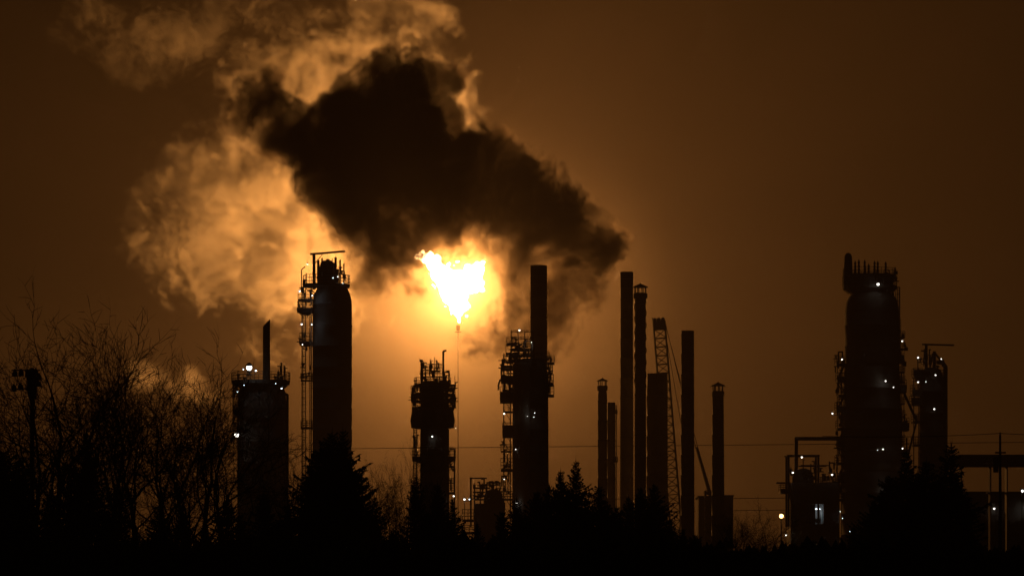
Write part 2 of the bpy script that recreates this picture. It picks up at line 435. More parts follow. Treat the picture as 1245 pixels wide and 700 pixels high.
    def clutter(s, x0, x1, y0, y1, n, seed, depth=2.0, name='fitting'):
        """small pipes, valves and boxes bolted on: one piece each"""
        rg = random.Random(seed)
        for i in range(n):
            mb = MB(); x = rg.uniform(x0, x1); y = rg.uniform(y0, y1); d = rg.uniform(-depth, depth); q = rg.random(); w_ = rg.uniform(1, 2.2)
            if q < .45:
                h = rg.uniform(5, 16); mb.pipe([s.p(x, y, d), s.p(x, y - h, d), s.p(x + rg.uniform(-5, 5), y - h, d)], w_ * .5 * s.s, 6); nm = 'pipe'
            elif q < .75:
                c = s.p(x, y, d); mb.box(c, (w_ * 2 * s.s, w_ * 2 * s.s, rg.uniform(3, 6) * s.s)); mb.tube(c, c + Vector((0, 0, 5 * s.s)), .05, n=5); nm = 'valve_box'
            else:
                c = s.p(x, y, d); mb.tube(c - Vector((4 * s.s, 0, 0)), c + Vector((4 * s.s, 0, 0)), w_ * .45 * s.s, n=8); mb.tube(c, c + Vector((0, 0, 4 * s.s)), .12, n=6); mb.ball((c.x, c.y, c.z + 4 * s.s), .35, 8, 5, sq=.3); nm = 'valve'
            s.part(nm, mb, DARKST)

# ================================================================== ground
SOOT = mat('sooty_steel', (0.007, 0.0065, 0.006), 1.0, 0, 0.3, 1.0); SOOT.node_tree.nodes['Principled BSDF'].inputs['Specular IOR Level'].default_value = 0.0
gm = mat('frozen_field', (0.055, 0.05, 0.04), 0.95, 0, 0.5, 0.05)
g = MB(); gx = [-3500 + 7000 * i / 40 for i in range(41)]; gy = [-300 + 6300 * j / 40 for j in range(41)]
g.add([(x, y, 0.0 if 0 < y < 1200 else -0.3 + 0.6 * mnoise.noise(Vector((x, y, 0)) * .01)) for y in gy for x in gx],
      [(j * 41 + i, j * 41 + i + 1, (j + 1) * 41 + i + 1, (j + 1) * 41 + i) for j in range(40) for i in range(40)])
tag(g.obj('ground', gm), kind='structure')

# ================================================================== flare stack
t = Thing('flare_stack', 'slender flare stack with the big flame burning at its tip', 'flare stack', 557, YF)
mb = MB(); mb.tube((t.x(557), YF, 0), (t.x(557), YF, t.z(400)), .9 * t.s, .7 * t.s, 14); t.part('riser', mb, SOOT, smooth=True)
mb = MB(); mb.lathe(t.x(557), YF, [(t.z(402), 1.7 * t.s), (t.z(400), 2.2 * t.s), (t.z(396), 2.2 * t.s), (t.z(395), 1.8 * t.s)], 14); t.part('tip', mb, SOOT)
t.part('riser_shade_disc', MB().lathe(t.x(557), YF, [(t.z(404), .12), (t.z(404), .62), (t.z(403.2), .62), (t.z(403.2), .12)], 16, close=True), SOOT)  # added disc, not a walkway: shades the riser from the flame light above
# ================================================================== squat column with scarf-cut vent pipe (far left)
t = Thing('vessel_tower', 'squat dark column with a slant-topped vent pipe and white floodlights at left', 'tower', 318, 480)
t.shell(318.5, [(466, 22), (470, 26), (478, 29), (500, 30), (684, 30)])
t.gallery(317, 464, 35.5, 3, 11, cone=7, rin=22)
mb = MB(); X = t.x(324); rr = 4.4 * t.s; n = 20
vs = []
for zz in ('b', 't'):
    for i in range(n):
        a = 2 * math.pi * i / n; c = math.cos(a)
        vs.append((X + rr * c, t.Y + rr * math.sin(a), t.z(470) if zz == 'b' else t.z(392.5) + c * 4.6 * t.s))
mb.add(vs, [(i, (i + 1) % n, n + (i + 1) % n, n + i) for i in range(n)] + [tuple(range(n, 2 * n))])
t.part('vent_pipe', mb, DARKST, smooth=True, label='slant-cut vent pipe')
t.gallery(318, 500, 35, 3, 10, a0=150, a1=230, rin=29)
t.ladder(287, 466, 545, 4, True, -1.5)
t.pipe([(349.5, 700), (349.5, 480), (342, 476)], 1.6)
t.clutter(284, 305, 456, 466, 8, 5); t.clutter(330, 350, 454, 464, 10, 6, 1.5); t.clutter(284, 292, 470, 520, 8, 7)
for a in ((306, 449, 2.5), (314, 452.5, 1.0), (292, 478, .9), (345, 474, 1.0), (291, 530, 2.0), (300, 470, .6), (338, 468, .5), (299, 451, .7)): t.lamp(*a, m=LAMPB if a[2] < 1.5 else LAMPW, d=-4.6, lit=10 if a[0] == 314 else 0)

# ================================================================== tall slim column with davit
t = Thing('distillation_column', 'tall smooth round-shouldered column with a davit beam on top, standing before the golden steam', 'tower', 404, 520)
t.shell(404, [(344, 4), (345, 10), (348, 15), (352, 19), (358, 22), (366, 23.6), (380, 24), (684, 24)])
t.gallery(397, 347, 28.5, 2.2, 12, rin=12)
mb = MB(); mb.box((t.x(381.8), t.Y, (t.z(308) + t.z(352)) / 2), (3.6 * t.s, 3.6 * t.s, t.z(308) - t.z(352)))
o = t.part('davit_post', mb, DARKST)
mb = MB(); mb.tube(t.p(377, 309), t.p(419.5, 305.5), 1.3 * t.s, n=4); mb.tube(t.p(383, 320), t.p(393, 308), .5 * t.s, n=4)
t.part('davit_beam', mb, DARKST, o)
mb = MB(); mb.lathe(t.x(398), t.Y, [(t.z(348), 9.5 * t.s), (t.z(326), 9.5 * t.s), (t.z(320), 8.6 * t.s), (t.z(317), 6 * t.s), (t.z(316.5), .05)], 24); t.part('top_nozzle', mb, CLAD, smooth=True)
for x, y, r in ((387.5, 317, 1.6), (392, 314.5, 1.0), (399, 316, 2.2), (403, 322, 1.3), (408.5, 313.5, 1.6), (414, 316.5, 1.1), (418.5, 321, .8), (411, 328, 1.8), (404.5, 315, .5)):
    t.pipe([(x, 348, -1.2), (x, y, -1.2)], r, 'vent_stub')
t.clutter(384, 420, 330, 347, 18, 11, 2.2); t.clutter(363, 378, 340, 378, 10, 12, .8); t.clutter(365, 378, 395, 470, 10, 13, .8)
t.gallery(372.5, 378, 11, 2.5, 11, cone=3, rin=3, solid=3, d=-.5)
t.gallery(372.5, 365, 10, 1.5, 10, rin=3, d=-.5)
t.gallery(373, 417, 9, 2.2, 12, cone=2, rin=3, solid=2)
t.deck(366, 380, 519, 2, 2.5, 8); t.deck(366, 380, 462, 1.6, 1.5, 8); t.deck(366, 380, 590, 2, 2.5, 9)
t.ladder(370, 350, 684, 3.6, True, -1.0); t.ladder(377, 378, 684, 2.6, False, 1.0)
t.pipe([(379, 684, -1.5), (379, 352, -1.5)], .8)
t.pipe([(366.5, 352), (366.5, 328), (371, 324)], .7)
for a in ((375, 323, .9, LAMPW), (365.5, 355.5, 1.1, LAMPW), (368, 395.5, 1.1, LAMPW), (369, 420, .7, LAMPW), (412, 338, .8, LAMPB), (406, 339.5, .7, LAMPB), (387, 348.5, .7, LAMPB), (418, 346, .5, LAMPB)):
    t.lamp(a[0], a[1], a[2], a[3], -2.6)
for x, y in ((381, 361), (380.5, 396)): t.lamp(x, y, .8, LAMPB, -3.0, 14)

# ================================================================== column with drum-shaped gallery
t = Thing('fractionating_tower', 'column with a solid drum-shaped gallery and a hooked vent pipe, just left below the flame', 'tower', 528, 520)
t.shell(528.5, [(463, 15), (466, 17), (520, 17), (524, 17.5), (684, 18)])
mb = MB(); mb.lathe(t.x(526), t.Y, [(t.z(521.5), 17.4 * t.s), (t.z(520), 26 * t.s), (t.z(511), 27.2 * t.s), (t.z(498), 25 * t.s), (t.z(496), 18 * t.s)], 28, close=True)
t.part('drum_gallery', mb, DARKST)
t.gallery(526.5, 496, 26, 2.5, 10, rin=17); t.gallery(526.5, 480, 27, 2, 11, rin=17, a0=120, a1=420); t.gallery(526, 468, 22, 2, 9, rin=14)
for x, y0 in ((503, 468), (505.5, 480), (550, 470), (552, 482)): t.part('brace', MB().tube(t.p(x, y0, -1), t.p(x, 498, -1), .5 * t.s, n=4), DARKST)
t.gallery(527.5, 556, 26.5, 4, 12, rin=17.5, cone=3)
t.deck(501, 511, 596, 2, 3, 9); t.deck(545, 553, 598, 2, 2.5, 8); t.deck(545, 553, 586, 2, 1.6, 5)
t.pipe([(552.5, 684), (552.5, 546), (547, 546)], .9)
t.pipe([(513, 470, -1), (513, 441, -1)], 1.8, 'vent_pipe')
mb = MB(); mb.ball(t.p(512.5, 439, -1), 2.6 * t.s, 10, 6, sq=.7); mb.tube(t.p(510, 437, -1), t.p(516, 441, -1), .5 * t.s, n=5); t.part('valve', mb, DARKST)
t.pipe([(539, 470, -.5), (539, 428, -.5), (540, 426.6, -.5), (543, 426.3, -.5)], 1.25, 'vent_pipe')
for x, y in ((523, 436), (528.5, 434), (518, 448), (532, 446), (553, 457), (547.5, 462), (535, 441)): t.pipe([(x, 470), (x, y)], .4, 'mast')
mb = MB()
for y, x0, x1 in ((443.5, 512, 540), (447, 513, 540), (451, 512, 543), (454, 514, 541), (458, 512, 543)): mb.tube(t.p(x0, y, -1.6), t.p(x1, y, -1.6), .45 * t.s, n=4); mb.tube(t.p(x0, y, 1.6), t.p(x1, y, 1.6), .4 * t.s, n=4); mb.tube(t.p(x0, y, -1.6), t.p(x0, y, 1.6), .4 * t.s, n=4); mb.tube(t.p(x1, y, -1.6), t.p(x1, y, 1.6), .4 * t.s, n=4)
for x in (514, 539.5): mb.tube(t.p(x, 442, -1.6), t.p(x, 468, -1.6), .5 * t.s, n=4)
t.part('top_frame', mb, DARKST)
t.clutter(511, 545, 446, 468, 30, 21, 1.8); t.clutter(499, 512, 468, 496, 16, 22, 1.6); t.clutter(544, 554, 464, 496, 16, 23, 1.6); t.gallery(527, 488, 27, 1.6, 7, rin=17); t.gallery(527, 474, 26, 1.6, 6, a0=-60, a1=80, rin=16)
t.clutter(500, 510, 540, 556, 5, 24); t.clutter(545, 553, 540, 600, 6, 25)
t.ladder(505, 500, 684, 3, True, -.5)
for a in ((526, 531, 1.0), (552, 603, 1.0), (554.5, 521, .5)): t.lamp(*a, m=LAMPW, d=-2.7)

# ================================================================== tall pale stack and process tower before the thin smoke
t = Thing('smokestack', 'tall plain grey stack with a dark tip rising in thin smoke right of the flame', 'chimney', 655, 545)
t.shell(655, [(323, 10), (345, 10), (684, 11.5)], CONC, 'flue', n=32)
mb = MB(); mb.lathe(t.x(655), t.Y, [(t.z(345), 10.15 * t.s), (t.z(323), 10.15 * t.s), (t.z(322.6), 8.8 * t.s), (t.z(330), 8.6 * t.s)], 32); t.part('tip_band', mb, DARKST, smooth=True)
t = Thing('process_tower', 'process tower of many stacked baskets and railings, standing before the tall plain stack', 'tower', 640, 520)
t.shell(645, [(436, 10), (438, 18), (455, 21.5), (684, 22.5)], DARKST)
t.shell(634, [(441, 4), (442, 9), (445, 10), (500, 10), (684, 10)], name='side_vessel', d=-2.6, seams=False)
mb = MB()
for x in (622, 630, 638, 648):
    for d in (-2, 2): mb.tube(t.p(x, 402, d), t.p(x, 440, d), .6 * t.s, n=4)
for y in (402.5, 411, 419, 428):
    for d in (-2, 2): mb.tube(t.p(621, y, d), t.p(649, y, d), .55 * t.s, n=4)
    for x in (622, 648): mb.tube(t.p(x, y, -2), t.p(x, y, 2), .5 * t.s, n=4)
t.part('top_frame', mb, DARKST)
t.deck(621, 650, 431, 4, 2.5, 0); t.deck(615, 626, 429, 3, 2.5, 13); t.deck(610, 624, 448, 3, 2, 10, 3)
t.deck(609, 624, 462, 3, 4, 12, 5); t.deck(608, 624, 486, 3.2, 4, 16, 9); t.deck(611, 624, 529, 3, 3, 15, 12); t.deck(609, 624, 570, 3, 3, 13, 0)
t.deck(610, 624, 606, 3, 2, 9); t.deck(663, 672, 453, 3, 2, 12); t.deck(663, 673, 466, 3, 2, 11); t.deck(663, 673.5, 480, 3, 2.5, 12, 0)
mb = MB()
for x in (612.5, 620.5): mb.tube(t.p(x, 430, -.6), t.p(x, 684, -.6), .7 * t.s, n=4)
for y in range(446, 684, 13): mb.tube(t.p(612.5, y, -.6), t.p(620.5, y + 13, -.6), .35 * t.s, n=4)
t.part('side_frame', mb, DARKST)
mb = MB(); mb.pipe([t.p(618, 574, -1.8), t.p(616, 580, -1.8), t.p(618, 590, -1.8), t.p(615, 602, -1.8)], .5 * t.s, 6); t.part('hose', mb, DARKST)
mb = MB(); mb.pipe([t.p(613, 459), t.p(608, 462), t.p(606, 468), t.p(606, 474)], 1.1 * t.s, 6); t.part('pipe_elbow', mb, DARKST)
mb = MB(); mb.pipe([t.p(637, 436, -3.5), t.p(637, 419, -3.5), t.p(640, 416, -3.5), t.p(644, 416, -3.5), t.p(647, 419, -3.5), t.p(647, 436, -3.5)], .9 * t.s, 8); t.part('loop_pipe', mb, CLAD, smooth=True)
t.clutter(623, 648, 416, 446, 30, 31, 2.4); t.clutter(609, 624, 436, 490, 26, 32, 1.6); t.clutter(664, 672, 440, 480, 14, 33, 1.5); t.clutter(611, 621, 520, 600, 14, 34)
for x0, x1, y in ((616, 628, 418), (622, 650, 424), (613, 626, 439), (611, 626, 474), (612, 624, 500), (640, 668, 436), (664, 674, 441), (609, 622, 548)): t.deck(x0, x1, y, 3.4, 1.6, 8)
t.ladder(668, 442, 482, 2.4, False, -1.0)
for a in ((631.5, 403.5, 1.1), (613, 504, 1.1), (613, 583, .6), (628, 612, 1.1), (646, 418, .5), (650, 503, .5), (649, 508, .4), (641, 507, .35), (627, 547, .6)): t.lamp(*a, m=LAMPW, d=-4.0, lit=7 if a[0] in (650, 646, 628) else 0)

# ================================================================== low exchanger unit
t = Thing('exchanger_unit', 'low unit of railed decks, pipes and a round drum between the two railed towers', 'process unit', 593, 500)
t.shell(600, [(594, 3), (596, 8), (601, 11), (608, 12), (640, 12)], name='drum')
mb = MB(); mb.box((t.x(595), t.Y, t.z(612) / 2), (37 * t.s, 5, t.z(612))); t.part('lower_block', mb, STEEL)
mb = MB(); mb.tube(t.p(572.5, 580), t.p(572.5, 640), 1.1 * t.s, n=6); mb.tube(t.p(571, 581), t.p(592, 581), .8 * t.s, n=6); t.part('davit', mb, DARKST)
mb = MB()
for y, x0, x1 in ((589, 585, 608), (593, 577, 596), (598, 575, 590), (586.5, 592, 609), (603, 576, 590), (607, 577, 611)):
    for d in (-2.4, 2.4): mb.tube(t.p(x0, y, d), t.p(x1, y, d), .6 * t.s, n=4)
for x, y in ((577, 592), (584, 588), (592, 586), (608, 586), (600, 588)):
    for d in (-2.4, 2.4): mb.tube(t.p(x, y, d), t.p(x, 640, d), .6 * t.s, n=4)
t.part('pipe_frame', mb, DARKST)
t.deck(562, 576, 631, 2.5, 3, 12); t.deck(563, 578, 646, 2.5, 3, 8); t.deck(563, 578, 655, 2.5, 3, 6)
t.clutter(576, 610, 588, 612, 28, 41, 2.2); t.clutter(600, 616, 590, 640, 8, 42, 2.2)
t.lamp(565, 607, 1.2, LAMPW, -3); t.lamp(571, 607, .8, LAMPB, -3)
t.pipe([(565, 684, -3), (565, 609, -3), (572, 609, -2)], .4, 'lamp_post')

# ================================================================== stacks on the right of the flame
def capped(name, label, cx, r, ytop, Y, cap_h, body=None, m=DARKST, wire=0):
    t = Thing(name, label, 'chimney', cx, Y)
    prof = body or [(ytop + cap_h, r), (684, r * 1.03)]
    t.shell(cx, prof, m, 'flue', n=28)
    y1 = ytop + cap_h
    mb = MB(); mb.lathe(t.x(cx), Y, [(t.z(ytop + cap_h * .42), (r + 2) * t.s), (t.z(ytop + cap_h * .34), (r + 1.6) * t.s), (t.z(ytop + 1), 1.2 * t.s), (t.z(ytop), .4 * t.s)], 20)
    c = t.part('rain_cap', mb, m)
    mb = MB(); q = max(4, int(r * 1.1))
    for i in range(q): a = 2 * math.pi * (i + .3) / q; mb.tube((t.x(cx) + r * .92 * t.s * math.cos(a), Y + r * .92 * t.s * math.sin(a), t.z(y1 + 1)), (t.x(cx) + r * .92 * t.s * math.cos(a), Y + r * .92 * t.s * math.sin(a), t.z(ytop + cap_h * .4)), .07, n=4)
    t.part('cap_post', mb, m, c)
    mb = MB(); mb.lathe(t.x(cx), Y, [(t.z(y1 + 6), (r + .3) * t.s), (t.z(y1 + 5), (r + 1) * t.s), (t.z(y1), (r + 1) * t.s), (t.z(y1 - .5), r * t.s)], 24); t.part('top_collar', mb, m)
    if wire:
        mb = MB(); mb.tube(t.p(cx - wire, ytop + 6), t.p(cx, ytop + 4), .04, n=4); mb.tube(t.p(cx + wire, ytop + 6), t.p(cx, ytop + 4), .04, n=4); t.part('aerial', mb, m)
    return t
t = capped('smokestack', 'slim capped stack touching a shorter plain one, left edge of the stack group', 732.5, 5.3, 459, 560, 10, body=[(470, 4.3), (480, 5.6), (684, 5.9)])
t = Thing('smokestack', 'short plain stack leaning against the slim capped one, thin pipe on its right', 'chimney', 743, 563)
t.shell(743.3, [(489, 4.9), (684, 5.2)], STEEL, 'flue', n=24); t.pipe([(749.3, 684), (749.3, 492)], .6); t.deck(746, 751, 560, 1.5, 1.5, 5); t.deck(746, 750.5, 501, 1, 2, 3)
t = Thing('smokestack', 'tallest plain flat-topped stack in the group right of the flame', 'chimney', 762, 550)
t.shell(762, [(331, 7.8), (333, 7.6), (684, 8.2)], CONC, 'flue', n=28)
mb = MB(); mb.lathe(t.x(762), t.Y, [(t.z(350), 7.75 * t.s), (t.z(331), 8 * t.s), (t.z(330.6), 7 * t.s), (t.z(338), 6.9 * t.s)], 28); t.part('tip_band', mb, DARKST)
t = capped('smokestack', 'tall stack with a conical cap and spiral strakes, beside the tallest flat-topped one', 778.6, 7.6, 344, 540, 13, body=[(356, 7.4), (368, 6.6), (684, 7.2)])
mb = MB(); z0, z1 = t.z(470), t.z(366); rr = 6.9 * t.s; N_ = 150
for k in range(3):
    for i in range(N_):
        a = 2 * math.pi * (2.3 * i / N_ + k / 3); b = 2 * math.pi * (2.3 * (i + 1) / N_ + k / 3); za = z0 + (z1 - z0) * i / N_; zb = z0 + (z1 - z0) * (i + 1) / N_
        c = [(t.x(778.6) + q * math.cos(u), t.Y + q * math.sin(u), z) for u, z in ((a, za), (b, zb)) for q in (rr, rr + .8 * t.s)]
        mb.add(c, [(0, 1, 3, 2)]); mb.add([(x, y, z - .12) for x, y, z in c], [(2, 3, 1, 0)])
t.part('strake', mb, DARKST)
t = Thing('furnace_stack', 'wide squat flat-topped stack in front of the lattice crane boom', 'chimney', 798, 545)
t.shell(799, [(454, 12.6), (684, 13.2)], CONC, 'flue', n=36)
t.gallery(799, 640, 17, 2, 8, rin=13)
t = Thing('smokestack', 'plain flat-topped stack standing alone just right of the lattice crane boom', 'chimney', 836, 540)
t.shell(836, [(402, 7.8), (684, 8.4)], DARKST, 'flue', n=28)
t = capped('smokestack', 'short stack with a small conical cap, rightmost of the stack group', 873, 6.6, 464, 540, 12, body=[(475, 6.8), (684, 8.2)], wire=10)

# far boxy buildings between stacks
def block(label, x0, x1, py, Y, depth=12, m=STEEL, win=0, roof=True):
    t = Thing('industrial_building', label, 'building', (x0 + x1) / 2, Y)
    X0, X1 = t.x(x0), t.x(x1); zt = t.z(py)
    t.part('wall', MB().box(((X0 + X1) / 2, Y, zt / 2), (X1 - X0, depth, zt)), m)
    if roof:
        mb = MB().box(((X0 + X1) / 2, Y, zt + .12), (X1 - X0 + .4, depth + .4, .24)); t.part('roof', mb, DARKST)
    n = max(1, int((X1 - X0) / 4))
    mb = MB()
    for i in range(n + 1): mb.box((X0 + (X1 - X0) * i / n, Y - depth / 2 - .08, zt / 2 - .01), (.15, .14, zt - .05))
    t.part('column_rib', mb, DARKST)
    return t
block('plain boxy building between the lone stack and the rightmost capped stack', 848, 863, 605, 575)
block('narrow boxy building showing just right of the rightmost capped stack', 877, 888, 604, 580)
block('low dark process hall behind the bottom of the stack group', 690, 850, 652, 600)

# ================================================================== lattice boom crane
t = Thing('crawler_crane', 'lattice boom crane standing between the squat stack and the lone stack', 'crane', 821, 580)
A = [t.p(823.5, 664), t.p(801, 390)]; ax = (A[1] - A[0]).normalized(); sx = Vector((ax.z, 0, -ax.x)); sy = Vector((0, 1, 0)); hw = 7.0 * t.s
mb = MB(); nseg = 26; L_ = (A[1] - A[0]).length
def cor(k, i):
    u = k / nseg; wd = hw * (min(1, .35 + u * 5) if u < .15 else 1.0)
    return A[0] + ax * (L_ * u) + sx * (wd * (1 if i in (0, 3) else -1)) + sy * (wd * (1 if i < 2 else -1))
for k in range(nseg):
    for i in range(4):
        mb.tube(cor(k, i), cor(k + 1, i), 1.0 * t.s, n=5)
        j = (i + 1) % 4
        if k % 2: mb.tube(cor(k, i), cor(k + 1, j), .5 * t.s, n=4)
        else: mb.tube(cor(k, j), cor(k + 1, i), .5 * t.s, n=4)
        mb.tube(cor(k, i), cor(k, j), .45 * t.s, n=4)
t.part('boom', mb, DARKST)
mb = MB(); c = A[1] + ax * (.2)
mb.add([cor(nseg, i) + ax * o_ for o_ in (-10 * t.s, 0) for i in range(4)], [(0, 1, 5, 4), (1, 2, 6, 5), (2, 3, 7, 6), (3, 0, 4, 7), (4, 5, 6, 7), (3, 2, 1, 0)])
for k in (-1, 0, 1): mb.tube(c + sx * (k * 5 * t.s) + sy * -.4, c + sx * (k * 5 * t.s) + sy * .4, 2.4 * t.s, n=12)
mb.tube(cor(nseg, 1), cor(nseg, 1) + Vector((-.1, 0, 5 * t.s)), .8 * t.s, n=5)
t.part('boom_head', mb, DARKST)
mb = MB()
for k, (x, y) in enumerate(((846, 545), (849, 545))): mb.tube(A[1] + sy * (k - .5) + sx * hw, t.p(x, y, k - .5), .05, n=4)
mb.tube(A[1] + sx * hw * .8, t.p(829, 520), .045, n=4); mb.tube(t.p(829, 520), t.p(833, 664), .045, n=4)
t.part('pendant_cable', mb, DARKST)
mb = MB(); q0, q1 = t.p(866, 610), t.p(847, 543); mb.tube(q0, q1, 2.6 * t.s, 1.6 * t.s, 5); mb.tube(q0 + Vector((0, 1.5, 0)), q1 + Vector((0, 1.5, 0)), 2.0 * t.s, 1.4 * t.s, 5)
t.part('mast', mb, STEEL)
mb = MB(); mb.box((t.x(840), t.Y, 1.9), (58 * t.s, 5, 2.4)); mb.box((t.x(866), t.Y, 2.2), (12 * t.s, 5.2, 3.2)); t.part('house', mb, DARKST)
for dy in (-3.2, 3.2): t.part('track', MB().box((t.x(838), t.Y + dy, .55), (64 * t.s, 1.1, 1.1)), DARKST)
# small railed tower beside the crane
t = Thing('stair_tower', 'small open steel tower with railed landings between the last two stacks', 'tower', 863, 566)
for y in (603, 616, 629, 642): t.deck(857, 869, y, 2.4, 1.6, 7)
mb = MB()
for x in (857.5, 868.5):
    for d in (-1.1, 1.1): mb.box((t.x(x), t.Y + d, t.z(596) / 2), (.18, .18, t.z(596)))
t.part('frame', mb, DARKST); t.deck(856, 870, 597, 2.8, 4, 0, name='roof')

# ================================================================== huge cracking tower on the right
t = Thing('cracking_tower', 'huge thick tower crowned by a row of beaded vent stubs, largest structure on the right', 'tower', 1060, 520)
t.shell(1060, [(352, 18), (356, 23), (361, 28), (368, 31.5), (378, 33), (440, 33), (466, 34.5), (540, 37), (684, 37)], CLAD)
t.shell(1062, [(334, 21), (360, 22)], DARKST, 'neck', seams=False)
mb = MB(); mb.lathe(t.x(1057), t.Y, [(t.z(358), 21 * t.s), (t.z(352), 28 * t.s), (t.z(334), 31 * t.s), (t.z(334), 5 * t.s)], 30); t.part('crown_deck', mb, DARKST)
t.gallery(1057.5, 349, 33, 2.5, 13, rin=26, cone=4); t.gallery(1057, 336, 32, 2, 9, rin=22)
mb = MB(); mb.lathe(t.x(1030.5), t.Y - 1, [(t.z(350), 5 * t.s), (t.z(346), 6 * t.s), (t.z(318), 4.8 * t.s), (t.z(312), 4.5 * t.s), (t.z(309), 2.8 * t.s), (t.z(308), .3 * t.s)], 16); t.part('relief_vent', mb, DARKST, smooth=True)
for i, x in enumerate((1039, 1045, 1050.5, 1057, 1062.5, 1068, 1076)):
    top = (319, 316, 318, 321, 319, 318, 320)[i]
    pr = [(t.z(336), .8 * t.s)]; 
    for k in range(9):
        u = k / 8; pr.append((t.z(334) + (t.z(top) - t.z(334)) * u, (2.0 if k % 2 else 1.1) * t.s * (1 - .25 * u)))
    pr.append((t.z(top - 1.5), .3 * t.s))
    t.part('vent_stub', MB().lathe(t.x(x), t.Y - 1 + (i % 2) * 2, pr, 10), DARKST)
t.clutter(1040, 1082, 352, 362, 8, 51, 3.0); t.clutter(1080, 1090, 330, 350, 6, 52, 1.5)
for a_, b_, r_ in ((t.p(1038, 352, -2), t.p(1038, 376, -2), .5), (t.p(1084, 340), t.p(1091, 410), 1.4), (t.p(1087, 350, -1), t.p(1094, 418, -1), .5)): t.part('brace', MB().tube(a_, b_, r_ * t.s, n=6), DARKST)
for y, x1 in ((401, 1094), (438, 1098), (474, 1101), (520, 1104), (552, 1104), (590, 1106)): t.deck(1088, x1, y, 3, 4, 12, 6 if y > 430 else 0)
t.ladder(1091, 350, 440, 2.6, True, -1.5)
mb = MB()
for x in (1093, 1096.5, 1099): mb.tube(t.p(x, 440, 0), t.p(x, 690, 0), .55 * t.s, n=4)
t.part('pipe_bundle', mb, DARKST)
mb = MB(); mb.tube(t.p(1097, 474, -.5), t.p(1114, 512, -.5), 1.7 * t.s, n=6); mb.tube(t.p(1114, 512, -.5), t.p(1104, 552, -.5), 1.2 * t.s, n=6); t.part('sloping_pipe', mb, DARKST)
ys = (442, 462, 480, 498, 520, 540, 562, 584, 606)
for k, y in enumerate(ys): t.deck(1016 + (k % 3), 1029, y, 3, 3, 9, (4 if k % 2 else 0))
mb = MB()
for k in range(len(ys) - 1):
    a, b = (1018, 1027) if k % 2 else (1027, 1018)
    for d in (-1.2, 1.2): mb.tube(t.p(a, ys[k], d), t.p(b, ys[k + 1], d), .7 * t.s, n=4)
for x in (1018, 1023): mb.tube(t.p(x, 440), t.p(x, 690), .5 * t.s, n=4)
t.part('stair', mb, DARKST)
t.clutter(1015, 1028, 430, 610, 34, 53, 1.4); t.clutter(1088, 1103, 396, 600, 30, 54, 1.4)
for y in (410, 424, 452, 464, 490, 506, 536, 570): t.deck(1088, 1099, y, 3, 1.5, 7)
for a in ((1063.5, 348.5, 1.3), (1092.5, 417, .9), (1020, 439, .9), (1072.5, 465, .9), (1082, 472.5, .7), (1008.5, 504, 1.0), (1069.5, 547, .9), (1093, 546, .9), (1063, 548, .35), (1074, 596, .6), (1070, 606, .6)):
    t.lamp(*a, m=LAMPW, d=-4.8, lit=8 if a[0] in (1063.5, 1072.5, 1074) else 0)
t.pipe([(1016, 506, -4.8), (1008.5, 506, -4.8)], .4, 'lamp_arm')

# ================================================================== slim column with davit, far right
t = Thing('stripper_column', 'slimmer column with a davit beam on top, right of the huge thick tower', 'tower', 1133, 530)
t.shell(1132.5, [(447, 6), (449, 10), (453, 13), (460, 14.5), (684, 15)], DARKST)
t.pipe([(1149.5, 690), (1149.5, 446), (1146, 441), (1139, 440)], 2.6, 'downcomer', CLAD)
mb = MB(); mb.box((t.x(1126), t.Y, (t.z(419) + t.z(452)) / 2), (3.4 * t.s, 3.4 * t.s, t.z(419) - t.z(452))); o = t.part('davit_post', mb, DARKST)
mb = MB(); mb.tube(t.p(1121, 418.5), t.p(1160, 419.5), 1.1 * t.s, n=4); t.part('davit_beam', mb, DARKST, o)
t.pipe([(1136, 452), (1136, 427)], 2.0, 'top_nozzle'); t.pipe([(1136, 429, -.6), (1143, 438, -.6)], 1.2); t.pipe([(1131, 452), (1131, 434)], 1.2, 'vent_stub')
t.clutter(1120, 1146, 432, 452, 22, 61, 1.8)
t.gallery(1131, 459, 17, 2, 9, rin=12); t.deck(1110, 1120, 457, 3, 3, 9, 7); t.deck(1108, 1120, 478, 3, 3, 10, 4); t.deck(1107, 1121, 490, 3, 3, 9, 6); t.deck(1109, 1120, 512, 3, 2.5, 9); t.deck(1109, 1120, 540, 3, 2.5, 9)
mb = MB()
for x in (1111, 1117): mb.tube(t.p(x, 447), t.p(x, 690), .6 * t.s, n=4)
t.part('side_frame', mb, DARKST); t.clutter(1109, 1120, 450, 530, 10, 62, 1.2)
for a in ((1113.5, 436, 1.0), (1141.5, 437.5, .7), (1134.5, 457, .9), (1113.5, 465.5, 1.0), (1123, 465, .5), (1133, 498, 1.0)): t.lamp(*a, m=LAMPW, d=-3.0)
t.pipe([(1113.5, 452, -3), (1113.5, 437, -3)], .35, 'lamp_post')

